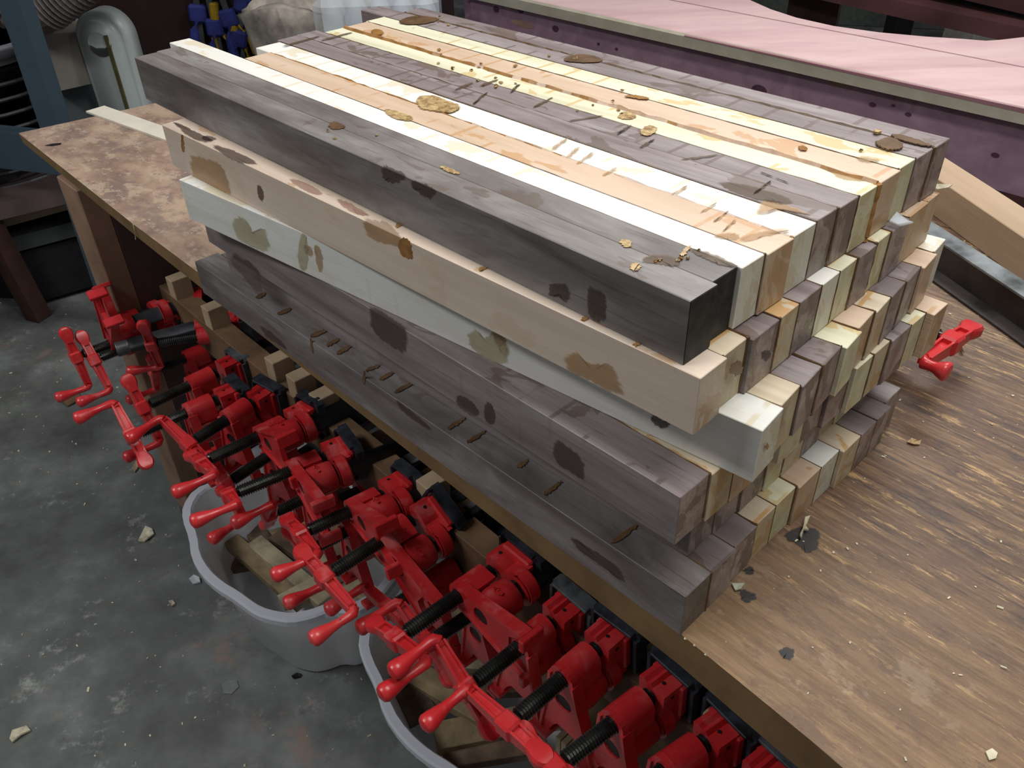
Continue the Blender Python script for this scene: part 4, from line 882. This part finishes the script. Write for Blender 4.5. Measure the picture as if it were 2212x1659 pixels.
# cloth lined bin with teal sheet
bp = Wy(672, 55, 2.75); bn = empty('cloth_lined_bin', (bp.x, bp.y, 0)); tag(bn, 'bin lined with grimy off white cloth behind the stack', 'bin')
ztb = Wy(680, 40, 2.55).z
bm = bmesh.new(); rr = []
for j, (r_, z_) in enumerate([(.13, 0), (.15, ztb * .5), (.185, ztb - .06), (.20, ztb), (.18, ztb + .01), (.16, ztb - .08)]):
    rr.append([bm.verts.new(((r_ + .014 * math.sin(5 * k / 40 * 2 * math.pi + j) + .008 * math.sin(13 * k / 40 * 2 * math.pi + 2 * j)) * math.cos(2 * math.pi * k / 40), (r_ + .01 * math.sin(4 * k)) * .8 * math.sin(2 * math.pi * k / 40), z_ + (.02 * math.sin(3 * k / 40 * 2 * math.pi + 1) if j > 1 else 0))) for k in range(40)])
for a, b in zip(rr, rr[1:]):
    for k in range(40): bm.faces.new((a[k], a[(k + 1) % 40], b[(k + 1) % 40], b[k]))
obj('cloth_liner', bm, MCLO, bn, True)
tp_ = Wy(665, 0, 2.95); bm = bmesh.new(); box(bm, (0, 0, 0), (.30, .02, .5), Matrix.Rotation(-.12, 3, 'X'), .002); o = obj('teal_board', bm, MTEAL); o.location = (tp_.x + .01, tp_.y, ztb + .13); tag(o, 'flat teal board standing in the cloth lined bin', 'board')
# shrink wrapped water bottles
wp = Wy(820, 40, 2.62); wb = empty('bottle_pack', (wp.x, wp.y, 0)); tag(wb, 'plastic wrapped pack of water bottles beside the purple table', 'bottle pack')
zw = Wy(820, -8, 2.55).z
for i in range(5):
    for j in range(2):
        bm = bmesh.new(); x_, y_ = -.13 + .066 * i, -.035 + .07 * j
        tube(bm, [(x_, y_, q) for q in (zw - .22, zw - .21, zw - .06, zw - .03, zw - .018, zw)], [.028, .031, .031, .018, .013, .013], 14); o = obj('water_bottle', bm, MFILM, wb, True)
        bm = bmesh.new(); tube(bm, [(x_, y_, zw - .15), (x_, y_, zw - .09)], .0316, 14, False); obj('bottle_label', bm, MBLL if (i + j) % 2 else MREDL if i == 3 else MFILM, o)
bm = bmesh.new(); box(bm, (0, 0, zw - .11), (.36, .17, .235), None, .03); obj('wrap', bm, MFILM, wb)
bm = bmesh.new(); box(bm, (0, 0, (zw - .23) / 2), (.40, .2, zw - .23), None, .004); o = obj('plinth_box', bm, MDK); o.location = (wp.x, wp.y, 0); tag(o, 'dark box under the water bottle pack', 'box')
# ------------------------------------------------------------------ purple cedar table behind the bench
zT = -.05
f0, f1 = W(1200, 10, zT), W(2212, 228, zT); ud = (f1 - f0).normalized(); vd = Vector((-ud.y, ud.x, 0))
pt = empty('cedar_table', Vector((f0.x, f0.y, 0))); tag(pt, 'pink topped cedar table with a purple side rail behind the bench', 'table'); po = pt.location
L0, L1_ = -.42, 2.6
def pp(a, b, z): return po * 0 + ud * a + vd * b + Vector((0, 0, BZ + z))
gl = [W(1500, 5, zT), W(1750, 62, zT), W(2212, 145, zT)]
gb = [(q - f0).dot(vd) for q in gl]; gw = sum(gb) / 3
bm = bmesh.new(); hexa(bm, [pp(L0, 0, zT - .028), pp(L1_, 0, zT - .028), pp(L1_, gw - .003, zT - .028), pp(L0, gw - .003, zT - .028)], [pp(L0, 0, zT), pp(L1_, 0, zT), pp(L1_, gw - .003, zT), pp(L0, gw - .003, zT)]); bmesh.ops.bevel(bm, geom=[e for e in bm.edges], offset=.002, segments=1, affect='EDGES'); o = obj('top_board', bm, MPK, pt); o['label'] = 'pink top board'
curve = [W(u, v, zT) for u, v in [(1560, -30), (1620, 0), (1665, 20), (1720, 38), (1800, 56), (1900, 70), (2000, 79), (2080, 84), (2130, 88), (2160, 86), (2230, 78), (2330, 60)]]
cl = [((q - f0).dot(ud), (q - f0).dot(vd)) for q in curve]
outl = [(L0, gw + .003), (L1_, gw + .003), (L1_, cl[-1][1] + .2)] + [(a, b) for a, b in cl[::-1]] + [(L0, cl[0][1] + .02)]
bm = bmesh.new(); mt = Matrix((ud, vd, Vector((0, 0, 1)))).transposed().to_4x4(); mt.translation = (0, 0, BZ + zT - .028)
prism(bm, outl, 0, .028, (), mt); o = obj('top_board', bm, MPK, pt); o['label'] = 'pink top board with a curved inner edge'
bm = bmesh.new(); hexa(bm, [pp(L0, -.004, zT - .034), pp(L1_, -.004, zT - .034), pp(L1_, .0, zT - .034), pp(L0, .0, zT - .034)], [pp(L0, -.004, zT - .008), pp(L1_, -.004, zT - .008), pp(L1_, .0, zT - .002), pp(L0, .0, zT - .002)]); o = obj('edge_strip', bm, MSAP, pt); o['label'] = 'cream sapwood edge'
bm = bmesh.new(); hexa(bm, [pp(.45, -.0048, zT - .008), pp(L1_, -.0048, zT - .020), pp(L1_, -.004, zT - .020), pp(.45, -.004, zT - .008)], [pp(.45, -.0048, zT - .006), pp(L1_, -.0048, zT - .001), pp(L1_, -.002, zT + .0006), pp(.45, -.002, zT - .004)]); o = obj('rose_edge', bm, plain('rose_wood', (.34, .17, .19), .5, .3, var=.06, nscale=4), pt); o['label'] = 'dusty rose band along the edge'
bm = bmesh.new(); hexa(bm, [pp(L0 + .02, .030, zT - .185), pp(L1_, .030, zT - .185), pp(L1_, .055, zT - .185), pp(L0 + .02, .055, zT - .185)], [pp(L0 + .02, .030, zT - .028), pp(L1_, .030, zT - .028), pp(L1_, .055, zT - .028), pp(L0 + .02, .055, zT - .028)]); o = obj('side_rail', bm, MPU, pt); o['label'] = 'purple side rail with knots and screw holes'
# knots and plug holes on the rail
def rail(u, v, rx, rz, mat, nm):
    P0 = f0 + vd * .030; q = Wp(u, v, P0, -vd) - Vector((po.x, po.y, 0)); bm = bmesh.new()
    pts = [q - vd * .0012 + ud * rx * math.cos(2 * math.pi * i / 14) + Vector((0, 0, 1)) * rz * math.sin(2 * math.pi * i / 14) for i in range(14)]
    bm.faces.new([bm.verts.new(p) for p in pts]); bm.faces.new([bm.verts.new(p + vd * .001) for p in pts]); obj(nm, bm, mat, pt)
MKN = plain('knot_dark', (.10, .045, .07), .5, .3); MKL = plain('pale_sap_patch', (.36, .22, .17), .6, .3)
for u, v in [(1072, 20), (1125, 22), (1200, 62)]: rail(u, v, .013, .009, MKN, 'knot')
for u, v in [(1293, 55), (1335, 64), (1293, 95), (1332, 106)]: rail(u, v, .005, .004, MKN, 'screw_hole')
rail(1130, 52, .050, .009, MKL, 'sap_patch'); rail(1815, 183, .026, .006, MKL, 'sap_patch')
for u, v, r_ in [(1706, 138, .006), (1885, 226, .007), (1962, 247, .006), (1640, 195, .018), (1930, 228, .004), (2150, 335, .007)]: rail(u, v, r_ * 1.2, r_ * .7, MKN, 'knot')
# legs
for a_, b_ in ((L0 + .05, .06), (1.52, .06), (L0 + .05, .9), (1.52, .9)):
    q = ud * a_ + vd * b_; bm = bmesh.new(); rt_ = Matrix((ud, vd, Vector((0, 0, 1)))).transposed(); box(bm, q + Vector((0, 0, (BZ + zT - .03) / 2)), (.16 if b_ < .1 else .1, .03, BZ + zT - .03), rt_, .002); obj('leg', bm, MPU, pt)
bm = bmesh.new(); q = ud * 1.30 + vd * .12; box(bm, q + Vector((0, 0, .48)), (.5, .12, .025), rt_, .002); obj('low_board', bm, MPK, pt)
# dark frame of a second piece behind
dk = Wy(1950, 60, 3.1); de = empty('dark_bench_frame', Vector((dk.x, dk.y, 0))); tag(de, 'dark reddish frame of a second bench behind the cedar table', 'bench')
def dbeam(u0, v0, u1, v1, y0, y1, w_, h_, nm='rail'):
    post(nm, Wy(u0, v0, y0), Wy(u1, v1, y1), w_, h_, MDCH, 0, de)
dbeam(1560, -85, 2330, 78, 3.6, 2.7, .22, .05)
dbeam(1560, -175, 2330, 0, 3.7, 2.8, .30, .05)
a_ = Wy(1755, 40, 3.45); post('leg', Vector((a_.x, a_.y, a_.z + .1)), Vector((a_.x, a_.y, 0)), .19, .06, MDCH, -.5, de)
a_ = Wy(2330, 60, 2.85); post('leg', Vector((a_.x, a_.y, a_.z)), Vector((a_.x, a_.y, 0)), .12, .06, MDCH, -.5, de)
boxat('foam_block', 2105, 85, 4.3, (.22, .2, .5), plain('pale_grey', (.30, .28, .26), .7, .2), 'pale grey block on the floor far behind the cedar table', 'block', .3)
boxat('black_post', 1940, 60, 4.5, (.10, .1, .75), MDK, 'thin black post far behind the cedar table', 'post', .2)
boxat('grey_crate', 1850, 60, 5.6, (1.4, .2, .9), plain('grey_crate_m', (.10, .11, .10), .7, .2), 'dim grey crate at the back of the shop', 'crate', -.3)
